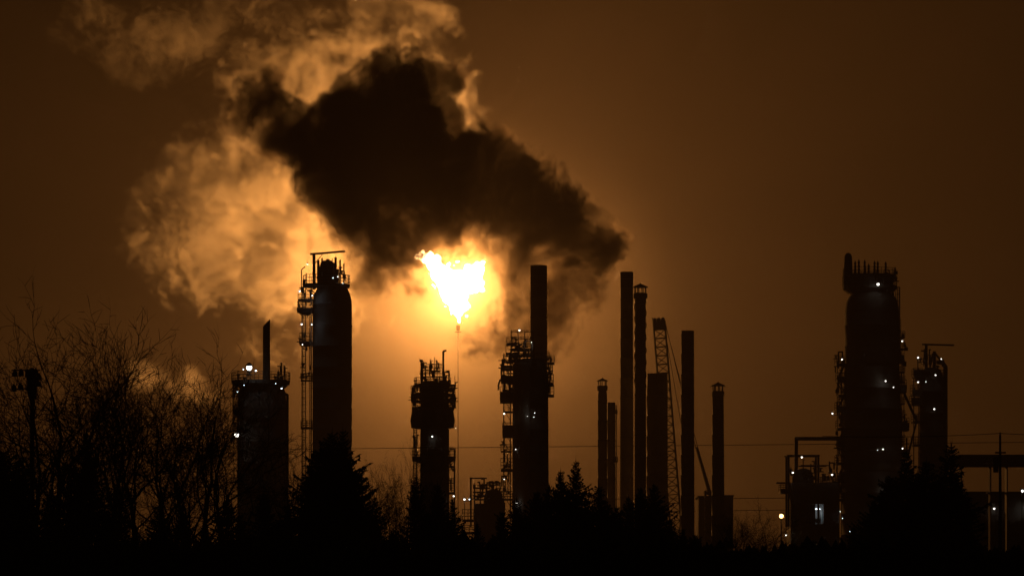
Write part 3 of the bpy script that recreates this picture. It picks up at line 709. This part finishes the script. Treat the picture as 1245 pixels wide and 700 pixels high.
# ================================================================== low unit left of the huge tower
t = Thing('compressor_unit', 'low unit with a pipe loop and bright lit bay left of the huge tower', 'process unit', 985, 500)
t.pipe([(968, 640), (968, 533), (1026, 533)], 2.3, 'loop_pipe')
mb = MB()
for d in (-2, 2):
    mb.tube(t.p(955, 554, d), t.p(995, 554, d), 1.0 * t.s, n=4); mb.tube(t.p(972, 566, d), t.p(1006, 566, d), .7 * t.s, n=4)
    for x in (957.5, 993.5): mb.tube(t.p(x, 554, d), t.p(x, 640, d), 1.3 * t.s, n=4)
for x in (957.5, 993.5): mb.tube(t.p(x, 554, -2), t.p(x, 554, 2), 1.0 * t.s, n=4)
t.part('portal_frame', mb, DARKST)
t.shell(977, [(569, 3), (571, 8), (575, 11), (582, 12.5), (640, 12.5)], name='drum', seams=False)
X0, X1 = t.x(959), t.x(1018); zt = t.z(587); b0, b1 = t.x(978), t.x(999); bz0, bz1 = t.z(637), t.z(613); Yf = t.Y - 3
mb = MB(); D_ = 7.0
mb.box(((X0 + b0) / 2, t.Y, zt / 2), (b0 - X0, D_, zt)); mb.box(((b1 + X1) / 2, t.Y, zt / 2), (X1 - b1, D_, zt))
mb.box(((b0 + b1) / 2, t.Y, (bz1 + zt) / 2), (b1 - b0 - .006, D_, zt - bz1)); mb.box(((b0 + b1) / 2, t.Y, bz0 / 2), (b1 - b0 - .006, D_, bz0))
mb.box(((b0 + b1) / 2, t.Y + 2.0, (bz0 + bz1) / 2), (b1 - b0 - .006, .3, bz1 - bz0 - .006))
t.part('wall', mb, STEEL)
bay = MB(); bay.tube(((b0 * .62 + b1 * .38), t.Y - 1.6, bz0), ((b0 * .62 + b1 * .38), t.Y - 1.6, bz1), .28, n=10); bay.tube(((b0 * .5 + b1 * .5), t.Y - 2.6, bz0), (b0 * .5 + b1 * .5, t.Y - 2.6, bz1), .1, n=6); bay.box(((b0 + b1) / 2, t.Y - 1, bz0 + .5), ((b1 - b0) * .8, 1.5, .6))
t.part('machine', bay, DARKST)
c = Vector(((b0 * .25 + b1 * .75), t.Y + .6, bz1 - .6)); mb = MB().box((c.x, c.y, c.z + .12), (1.0, .3, .1)); o = t.part('lamp', mb, HOUSE); t.part('tube', MB().box((c.x, c.y, c.z), (.9, .2, .12)), LAMPB, o)
l_ = bpy.data.lights.new('lamp_light', 'POINT'); l_.energy = 45; l_.color = (0.75, 0.9, 1.0); l_.shadow_soft_size = .2
q = bpy.data.objects.new('lamp_light', l_); COL.objects.link(q); q.parent = o; q.location = Vector((c.x, c.y - .3, c.z - .35)) - Vector(t.base)
t.deck(944, 960, 586, 3, 1.5, 0); t.deck(948, 960, 597, 3, 3, 8, 3); t.deck(996, 1018, 586, 4, 2, 6, 0); t.deck(998, 1022, 596, 4, 3, 7, 4); t.deck(1000, 1024, 606, 4, 3, 7, 0)
t.clutter(960, 1016, 570, 588, 30, 71, 2.5); t.clutter(1000, 1022, 566, 600, 8, 72)
for a in ((972, 556.5, 1.1), (961, 575, 1.1), (1008.5, 577.5, 1.1), (953, 650.5, 1.2), (1030, 646, .5), (1018, 622, .5), (1021, 630, .5)): t.lamp(*a, m=LAMPW if a[0] < 1010 else LAMPB, d=-4.2)
t = Thing('street_lamp', 'orange sodium lamp glowing low at the left foot of the right-hand unit', 'lamp', 950, 470)
t.part('pole', MB().tube((t.x(950), t.Y + .3, 0), (t.x(950), t.Y + .3, t.z(622)), .08, n=8), DARKST)
o = t.part('lamp_head', MB().box((t.x(950), t.Y + .1, t.z(623.5)), (.7, .7, .12)), DARKST); t.part('bulb', MB().ball(t.p(950, 627), .27, 12, 8), LAMPO, o)

# ================================================================== right side: pipe bridge, pole, building
t = Thing('pipe_bridge', 'long heavy pipe bridge carried on posts at the right edge', 'pipe bridge', 1215, 420)
mb = MB()
X0, X1 = t.x(1163), t.x(1330)
for zz in (554, 566): 
    for d in (-1, 1): mb.box(((X0 + X1) / 2, t.Y + d, t.z(zz)), (X1 - X0, .2, .28))
n = 18
for i in range(n):
    for d in (-1, 1): mb.tube((X0 + (X1 - X0) * i / n, t.Y + d, t.z(566 if i % 2 else 554)), (X0 + (X1 - X0) * (i + 1) / n, t.Y + d, t.z(554 if i % 2 else 566)), .08, n=4)
t.part('truss', mb, DARKST)
for k, (z_, r_) in enumerate(((556.5, .24), (560.5, .22), (564, .2))): t.part('pipe', MB().tube((X0 - 1, t.Y - .5 + k * .5, t.z(z_)), (X1, t.Y - .5 + k * .5, t.z(z_)), r_, n=12), CLAD, smooth=True)
for x in (1203.5, 1223.5, 1168, 1290): t.part('post', MB().box((t.x(x), t.Y, t.z(567) / 2), (.13, 1.6, t.z(567))), DARKST)
t.deck(1200, 1227, 598, 2, 1.5, 0, name='cross_beam')
t = Thing('utility_pole', 'tall dark utility pole crossing in front of the pipe bridge', 'pole', 1216, 300)
t.part('shaft', MB().tube((t.cx, t.Y, 0), (t.cx, t.Y, t.z(529)), 2.6 * t.s, 1.3 * t.s, 12), BARK)
t.part('crossarm', MB().box((t.cx, t.Y - .15, t.z(550)), (.9, .12, .14)), BARK); t.part('transformer', MB().lathe(t.cx - .35, t.Y, [(t.z(574), .22), (t.z(556), .24), (t.z(554.5), .12)], 14), STEEL)
t.part('insulator', MB().lathe(t.cx, t.Y, [(t.z(530), .05), (t.z(528.5), .1), (t.z(527.5), .05), (t.z(526), .08), (t.z(525), .02)], 8), HOUSE)
t = block('long low dark warehouse with two bright wall lamps at the right edge', 1150, 1300, 601, 445, 16)
for a in ((1197.5, 619, 1.0), (1236, 617.5, 1.3)): t.lamp(*a, m=LAMPW, d=-8.6)
mb = MB()
for i in range(6): mb.box((t.x(1165 + i * 22), t.Y - 8.1, t.z(645)), (1.6, .08, 2.4))
t.part('shutter', mb, DARKST)
t = Thing('street_lamp', 'small white lamp on a thin pole at the extreme right edge above the warehouse', 'lamp', 1243, 410)
t.part('pole', MB().tube((t.x(1243), t.Y + .3, 0), (t.x(1243), t.Y + .3, t.z(593)), .07, n=8), DARKST)
o = t.part('lamp_head', MB().box((t.x(1243), t.Y + .1, t.z(594.5)), (.5, .6, .1)), DARKST); t.part('bulb', MB().ball(t.p(1243, 596.5), .13, 10, 6), LAMPW, o)
block('dark pump house at the foot of the huge tower on the right', 1020, 1110, 655, 505, 8)
block('low flat control building along the foot of the left towers', 260, 470, 662, 540, 10)
t = Thing('street_lamp', 'white lamp low among the small spruces below the drum-gallery column', 'lamp', 546, 140)
t.part('pole', MB().tube((t.x(547), t.Y + .15, 0), (t.x(547), t.Y + .15, t.z(680)), .035, n=8), DARKST)
o = t.part('lamp_head', MB().box((t.x(546.5), t.Y + .05, t.z(681)), (.16, .2, .03)), DARKST); t.part('bulb', MB().ball(t.p(546, 683), .075, 10, 6), LAMPW, o)

def cable(label, pts, Y0, Y1, r=.035):
    mb = MB(); P = []
    for i in range(33):
        u = i / 32; Y = Y0 + (Y1 - Y0) * u
        x = pts[0][0] + (pts[2][0] - pts[0][0]) * u
        y = pts[0][1] * (1 - u) * (1 - 2 * u) + pts[1][1] * 4 * u * (1 - u) + pts[2][1] * u * (2 * u - 1)
        P.append(at(x, y, Y))
    for a, b in zip(P[:-1], P[1:]): mb.tube(a, b, r, n=4, cap=False)
    o = mb.obj('power_cable', DARKST); tag(o, label, 'cable'); return o
cable('thin overhead cable crossing the whole refinery behind the towers, highest of the long ones', ((-400, 553), (640, 543), (1700, 533)), 600, 600, .05)
cable('thin overhead cable sloping to the top of the tall utility pole', ((1000, 530), (1110, 530.5), (1216, 526.5)), 300, 300, .025)
cable('thin overhead cable running right from the top of the tall utility pole', ((1216, 526.5), (1290, 530), (1400, 530)), 300, 300, .025)
cable('thin overhead cable low behind the rightmost stacks, upper of the low pair', ((600, 606), (960, 603), (1600, 590)), 590, 590, .05)
cable('thin overhead cable low behind the rightmost stacks, lower of the low pair', ((600, 625), (960, 618), (1600, 616)), 590, 590, .045)

# ================================================================== floodlight mast (left)
t = Thing('floodlight_mast', 'dark unlit floodlight mast with clustered lamp heads among the bare trees at the left', 'floodlight', 39, 260)
t.part('shaft', MB().tube((t.cx, t.Y, 0), (t.cx, t.Y, t.z(449)), 3.6 * t.s, 2.2 * t.s, 12), DARKST)
mb = MB(); mb.tube(t.p(14, 450), t.p(49, 450), .9 * t.s, n=6); mb.tube(t.p(15, 473), t.p(46, 472), .9 * t.s, n=6); mb.tube(t.p(39, 450, -1.2), t.p(39, 450, 1.2), .9 * t.s, n=6); t.part('crossarm', mb, DARKST)
mb = MB(); mb.lathe(t.cx, t.Y, [(t.z(488), 2.6 * t.s), (t.z(478), 5.5 * t.s), (t.z(462), 6 * t.s), (t.z(454), 5 * t.s), (t.z(447), 2 * t.s)], 12); t.part('hub', mb, DARKST)
for x, y, d in ((18, 454, 0), (25, 453, .3), (44, 453, -.3), (46, 458, .6), (17, 472, 0), (24, 470, .4), (45, 466, .5), (36, 455, -1.0), (33, 470, 1.0)):
    c = t.p(x, y, d); mb = MB(); mb.lathe(c.x, c.y, [(c.z - 3.5 * t.s, 3.6 * t.s), (c.z + 1 * t.s, 3.2 * t.s), (c.z + 4 * t.s, 1.4 * t.s), (c.z + 5.5 * t.s, .9 * t.s)], 10); t.part('lamp_head', mb, DARKST)

# ================================================================== trees
def spruce_mesh(seed, H=8.0, W=1.7, irr=.25, dens=1.0):
    rg = random.Random(seed); mb = MB(); tk = MB()
    tk.tube((0, 0, 0), (0, 0, H * .97), H * .017, .012, 7)
    z = H * .06
    bend = rg.uniform(0, 7)
    while z < H * .985:
        u = z / H; rad = W * 1.22 * (1 - u) ** .78 * (1 + irr * math.sin(bend + u * 11) * rg.uniform(.3, 1)) + .12
        nb = int((6 + 4 * (1 - u)) * dens)
        a0 = rg.uniform(0, 6.28)
        for i in range(nb):
            a = a0 + 6.283 * i / nb + rg.uniform(-.3, .3); L = rad * rg.uniform(.62, 1.15) * (1 + .38 * math.sin(a * 2 + bend * 3 + u * 13))
            rise = rg.uniform(.02, .25) + .75 * max(0, u - .55); dro = -.35 * (1 - u)
            px_, py_, pz_ = 0, 0, z; prev = Vector((0, 0, z)); m_ = 5 + int(L * 3)
            ca, sa = math.cos(a), math.sin(a)
            for k in range(1, m_ + 1):
                q = k / m_; cur = Vector((ca * L * q, sa * L * q, z + L * (rise * q + dro * (1 - (1 - q) ** 2) + .22 * q * q)))
                d = (cur - prev)
                # needle sprays: a few crossed spiky triangles off the branch
                wv = .30 * (1 - q * .75) * min(1, L) + .05
                side = Vector((-sa, ca, 0))
                for sg in (-1, 1):
                    tip = prev + d * rg.uniform(.9, 1.7) + side * (sg * wv * rg.uniform(.6, 1.3)) + Vector((0, 0, rg.uniform(-.16, .04)))
                    b0 = prev - d * .25; b1 = prev + d * .75
                    mb.add([b0, b1, tip], [(0, 1, 2)])
                    if rg.random() < .75:
                        tip2 = prev + d * rg.uniform(.5, 1.2) + side * (sg * wv * .4) + Vector((0, 0, -rg.uniform(.08, .28) * min(1, L + .2)))
                        mb.add([b0, b1, tip2], [(0, 1, 2)])
                mb.add([prev + Vector((0, 0, .02)), prev + side * .02, cur + d * .35], [(0, 1, 2)])
                prev = cur
        z += H * .0165 * rg.uniform(.7, 1.3) / max(.6, dens)
    for i in range(5): mb.add([(0.03, 0, H * .95), (-.03, 0, H * .95), (rg.uniform(-.08, .08), 0, H * (1 + .012 * i))], [(0, 1, 2)])
    return tk, mb
SPR = []
for k in range(6): SPR.append((spruce_mesh(100 + k, 8.0, (1.7, 2.1, 1.5, 1.9, 2.3, 1.4)[k], .38)))
SPM = []
for tk, mb in SPR:
    a = tk.obj('trunk', BARK); b = mb.obj('crown', NEEDLE); SPM.append((a.data, b.data)); bpy.data.objects.remove(a); bpy.data.objects.remove(b)
def plant_tree(name, label, cat, meshes, x, ytop, Y, H0, wid=1.0, rot=0.0, lean=0.0, group=None):
    e = bpy.data.objects.new(name, None); COL.objects.link(e)
    H = (HOR - ytop) * Y / F + CZ; k = H / H0
    e.location = ((x - 622.5) * Y / F, Y, 0); e.scale = (k * wid, k * wid, k); e.rotation_euler = (0, R(lean), rot)
    for nm, me in zip(('trunk', 'crown'), meshes):
        o = bpy.data.objects.new(nm, me); COL.objects.link(o); o.parent = e
    tag(e, label, cat, group); return e
# (x, top row, distance, variant, width, label)
SP = [
 (2, 548, 170, 1, 1.25, 'broad black spruce cut by the left edge of the view'),
 (27, 585, 150, 3, .9, 'low spruce right of the broad spruce at the left edge'),
 (58, 596, 190, 2, .9, 'small narrow spruce just right of the floodlight mast'),
 (103, 526, 200, 0, .85, 'tall pointed spruce rising among the left bare trees'),
 (85, 575, 160, 3, .9, 'dark spruce at the left shoulder of the tall pointed one'),
 (130, 618, 150, 4, .8, 'low wide spruce right of the tall pointed one'),
 (196, 598, 210, 2, .85, 'narrow spruce between the middle bare trees'),
 (165, 640, 150, 5, .9, 'knee-high young spruce under the middle bare trees'),
 (250, 632, 160, 4, .75, 'low spruce below the rightmost left-hand bare tree'),
 (322, 600, 170, 1, 1.0, 'dark spruce covering the foot of the squat column'),
 (290, 625, 150, 3, .9, 'small spruce left of the squat column foot'),
 (352, 606, 160, 0, .8, 'spruce between the squat column and the tall slim column'),
 (378, 560, 190, 2, 1.0, 'slim spruce hugging the left side of the tall slim column'),
 (404, 524, 200, 4, .95, 'biggest spruce, standing before the tall slim column'),
 (418, 522, 205, 0, .75, 'tall spruce top just right of the biggest spruce'),
 (437, 578, 180, 1, .8, 'bushy spruce right below the tall slim column'),
 (456, 604, 170, 3, .8, 'low spruce at the right end of the big spruce clump'),
 (480, 640, 150, 4, .8, 'low wide spruce beneath the thin bare saplings'),
 (507, 578, 190, 5, .8, 'narrow spruce on the left foot of the drum-gallery column'),
 (533, 588, 200, 0, .95, 'spruce before the foot of the drum-gallery column'),
 (550, 606, 180, 2, .9, 'spruce at the right foot of the drum-gallery column'),
 (562, 640, 150, 3, .8, 'small spruce beside the low white lamp'),
 (600, 650, 140, 4, .8, 'low dark spruce below the low exchanger unit'),
 (628, 606, 190, 5, 1.0, 'spruce before the foot of the many-basket tower'),
 (655, 598, 180, 1, .9, 'wide spruce before the foot of the tall plain stack'),
 (683, 572, 190, 3, .85, 'left one of the twin spruces right of the tall plain stack'),
 (699, 560, 195, 0, .95, 'right and taller one of the twin spruces by the tall plain stack'),
 (727, 590, 185, 2, 1.2, 'spruce before the slim capped stack'),
 (712, 610, 160, 4, .8, 'low spruce between the twin spruces and the slim capped stack'),
 (750, 616, 180, 1, .7, 'low spruce before the gap between the first stacks'),
 (778, 592, 190, 4, .8, 'wide spruce before the conical-capped tall stack'),
 (795, 588, 200, 3, .9, 'spruce before the wide squat stack'),
 (815, 630, 170, 5, 1.0, 'small spruce below the lattice boom'),
 (845, 650, 150, 1, .8, 'low spruce below the lone flat-topped stack'),
 (1062, 606, 190, 4, .8, 'spruce in front of the left foot of the huge tower'),
 (1080, 580, 200, 1, .9, 'dark spruce in front of the middle of the huge tower foot'),
 (1103, 548, 190, 0, 1.1, 'tall spruce between the huge tower and the slimmer column'),
 (1128, 560, 180, 3, 1.1, 'broad spruce before the slimmer column on the right'),
 (1154, 540, 185, 2, 1.1, 'tall spruce at the right side of the slimmer column'),
 (1140, 590, 150, 4, 1.1, 'wide low spruce in front of the right-hand spruce clump'),
 (1100, 615, 140, 1, 1.1, 'low black spruce under the right-hand spruce clump'),
 (1040, 640, 150, 3, .9, 'small spruce left of the right-hand spruce clump'),
 (1180, 640, 160, 5, 1.0, 'small spruce before the warehouse'),
 (20, 560, 200, 0, 1.0, 'spruce behind the broad one at the left edge, left of the mast foot'),
 (145, 590, 210, 1, .8, 'dim spruce half hidden by the trunk of the tallest bare tree'),
 (220, 612, 190, 3, .9, 'wide dark spruce right of the narrow one between the bare trees'),
 (275, 600, 200, 5, 1.0, 'spruce at the left foot of the squat column'),
 (392, 545, 170, 3, .9, 'dense spruce filling the left flank of the biggest spruce'),
 (426, 560, 165, 4, .8, 'dense spruce filling the right flank of the biggest spruce'),
 (340, 630, 140, 4, 1.1, 'low broad spruce in front of the squat column'),
 (400, 610, 140, 1, 1.2, 'low broad spruce in front of the biggest spruce'),
 (520, 622, 150, 4, 1.0, 'low broad spruce in front of the drum-gallery column'),
 (580, 636, 170, 0, .9, 'pointed low spruce left of the exchanger unit foot'),
 (612, 622, 175, 1, .9, 'low spruce between the exchanger unit and the many-basket tower'),
 (640, 625, 150, 4, 1.0, 'low broad spruce in front of the many-basket tower'),
 (668, 590, 175, 2, 1.1, 'spruce leaning on the left twin spruce'),
 (691, 600, 150, 4, 1.0, 'broad low spruce in front of the twin spruces'),
 (739, 612, 160, 3, 1.0, 'low spruce before the short plain stack'),
 (764, 604, 200, 0, .9, 'pointed spruce before the tallest flat-topped stack'),
 (788, 622, 150, 4, 1.1, 'broad low spruce in front of the squat stack'),
 (724, 640, 140, 1, 1.2, 'lowest broad spruce in front of the slim capped stack'),
 (830, 642, 160, 3, 1.0, 'low spruce at the foot of the lattice boom'),
 (1072, 598, 165, 3, 1.1, 'dense spruce left of the tall spruce by the huge tower'),
 (1118, 575, 165, 4, 1.0, 'dense spruce filling the middle of the right-hand spruce clump'),
 (1165, 596, 170, 1, .9, 'spruce on the right flank of the right-hand spruce clump'),
 (1058, 650, 140, 4, 1.0, 'low broad spruce at the left end of the right-hand clump'),
 (1235, 668, 150, 4, .7, 'tiny spruce below the right-hand wall lamp'),
]
rg = random.Random(3)
for x, y, Y, v, wd, lab in SP: plant_tree('spruce_tree', lab, 'spruce', SPM[v], x, y, Y, 8.0, wd * 1.05, rg.uniform(0, 6), rg.uniform(-1, 1), 'spruces in front of the refinery')

def bare_mesh(seed, H=10.0, spread=.55, stems=1, depth=6, up=.35):
    rg = random.Random(seed); tk = MB(); cr = MB()
    def grow(p, d, L, r, lev):
        n = 4 if lev < 3 else 3
        for k in range(n):
            gs = .05 if lev == 0 else .17
            nd = (d + Vector((rg.gauss(0, gs), rg.gauss(0, gs), rg.gauss(0, gs * .6)))).normalized()
            q = p + nd * (L / n); r2 = r * (.86 if lev < 4 else .8)
            (tk if lev == 0 else cr).tube(p, q, r, r2, 6 if lev < 2 else (4 if lev < 3 else 3), cap=False)
            p, d, r = q, nd, r2
            if lev < depth and (k > 0 or lev > 1):
                m_ = (3 if rg.random() < .4 else 2) if lev == 0 else (1 if rg.random() < .92 else 0) if lev < 3 else (1 if rg.random() < .74 else 0)
                for j in range(m_):
                    ang = rg.uniform(.5, 1.25) * spread * 1.5; az = rg.uniform(0, 6.283)
                    o_ = d.orthogonal().normalized(); o_.rotate(Matrix.Rotation(az, 3, d))
                    bd = (d * math.cos(ang) + o_ * math.sin(ang) + Vector((0, 0, up * .3))).normalized()
                    grow(p, bd, L * rg.uniform(.45, .72), max(.011, r * rg.uniform(.42, .65)), lev + 1)
        if lev < depth:
            bd = (d + Vector((rg.gauss(0, .2), rg.gauss(0, .2), .15))).normalized()
            grow(p, bd, L * .68, r * .85, lev + 1)
    for s_ in range(stems):
        a = rg.uniform(0, 6.28); d = Vector((math.cos(a) * .16 * (stems > 1), math.sin(a) * .16 * (stems > 1), 1)).normalized()
        grow(Vector((0, 0, 0)), d, H * .42, H * .015, 0)
    zs = sorted(v[2] for v in cr.v); h = zs[int(len(zs) * .985)]; print('bare', seed, len(cr.f), h)
    return tk, cr, h
BM = []
for k, (sd, sp_, st) in enumerate(((1, .5, 1), (2, .55, 2), (3, .5, 1), (5, .6, 2))):
    tk, cr, h = bare_mesh(sd, 10, sp_, st, 5)
    a = tk.obj('trunk', BARK); b = cr.obj('crown', TWIG); BM.append((a.data, b.data, h)); bpy.data.objects.remove(a); bpy.data.objects.remove(b)
BT = [
 (35, 428, 200, 0, 1.0, .3, 'bare tree with spreading twigs behind the floodlight mast'),
 (70, 404, 205, 1, 1.0, 1.2, 'tall bare twin-stemmed tree right of the floodlight mast'),
 (130, 403, 200, 2, 1.05, 2.4, 'tallest bare tree, standing right of the tall pointed spruce'),
 (168, 470, 190, 3, 1.0, .5, 'lower bare tree between the tallest one and the middle ones'),
 (208, 452, 205, 0, .95, 4.0, 'middle bare tree with a pointed crown left of the squat column'),
 (240, 456, 195, 1, .95, 3.0, 'bare tree second from the squat column'),
 (272, 462, 200, 2, .9, 5.2, 'bare tree whose twigs touch the left side of the squat column'),
 (5, 500, 170, 3, 1.0, 2.0, 'bare tree reaching in at the left edge'),
 (225, 560, 150, 3, 1.0, 1.0, 'low bushy bare tree in front of the middle bare trees'),
 (120, 570, 160, 1, 1.0, 2.0, 'low bushy bare tree beneath the tallest one'),
 (360, 560, 190, 3, .8, 2.2, 'thin bare tree between the squat column and the tall slim column'),
 (468, 566, 190, 2, .6, .2, 'thin bare sapling left of the drum-gallery column'),
 (496, 545, 195, 0, .5, 2.6, 'taller thin bare sapling touching the drum-gallery column'),
 (483, 590, 180, 3, .8, 1.6, 'bushy bare sapling between the two thin ones'),
 (904, 628, 190, 3, 1.0, .4, 'left bare bush right of the rightmost capped stack'),
 (928, 622, 195, 1, 1.0, 1.4, 'right bare bush beside the orange lamp'),
 (890, 636, 180, 0, 1.0, 2.4, 'small bare bush at the foot of the rightmost capped stack'),
]
for x, y, Y, v, wd, rt, lab in BT:
    plant_tree('bare_tree', lab, 'bare tree', BM[v][:2], x, y, Y, BM[v][2], wd, rt, 0, 'leafless trees in front of the refinery')

# low dark undergrowth in front
rg = random.Random(9); mb = MB()
for i in range(5200):
    px = rg.uniform(-60, 1305); Y = rg.uniform(105, 235); X = (px - 622.5) * Y / F
    h = CZ * 1.0 + (HOR - (662 + 8 * mnoise.noise(Vector((px * .02, Y * .05, 0))) + 5 * mnoise.noise(Vector((px * .09, Y * .1, 3))))) * Y / F
    if px > 885 and px < 960: h -= .2
    if px > 1150: h -= .35
    h *= rg.uniform(.45, 1.05)
    for k in range(5):
        a = rg.uniform(0, 6.28); rr = rg.uniform(.05, .5); z = h * rg.uniform(.25, 1); c = Vector((X + rr * math.cos(a), Y + rr * math.sin(a), z)); w_ = rg.uniform(.12, .34)
        mb.add([c + Vector((-w_, rg.uniform(-.2, .2), -w_)), c + Vector((w_, rg.uniform(-.2, .2), -w_ * .6)), c + Vector((rg.uniform(-.1, .1), 0, w_ * rg.uniform(.6, 1.5)))], [(0, 1, 2)])
    mb.add([(X - .03, Y, 0), (X + .03, Y, 0), (X + rg.uniform(-.2, .2), Y, h * 1.05)], [(0, 1, 2)])
for j in range(6):
    Y = 110 + 24 * j; n = 300; xs = [(-80 + 1405 * i / n - 622.5) * Y / F for i in range(n + 1)]
    top = [max(.3, (CZ + (HOR - (672 + 5 * mnoise.noise(Vector((i * .35, j * 9.1, 0))) + 3 * mnoise.noise(Vector((i * 1.3, j, 7))))) * Y / F)) * (1 if xs[i] * F / Y + 622 < 1150 else .85) for i in range(n + 1)]
    vs = []
    for i in range(n + 1): vs += [(xs[i], Y - .6, 0), (xs[i], Y, top[i]), (xs[i], Y + .6, 0)]
    mb.add(vs, [f for i in range(n) for f in ((3 * i, 3 * i + 3, 3 * i + 4, 3 * i + 1), (3 * i + 1, 3 * i + 4, 3 * i + 5, 3 * i + 2))])
tag(mb.obj('undergrowth', NEEDLE), kind='stuff')
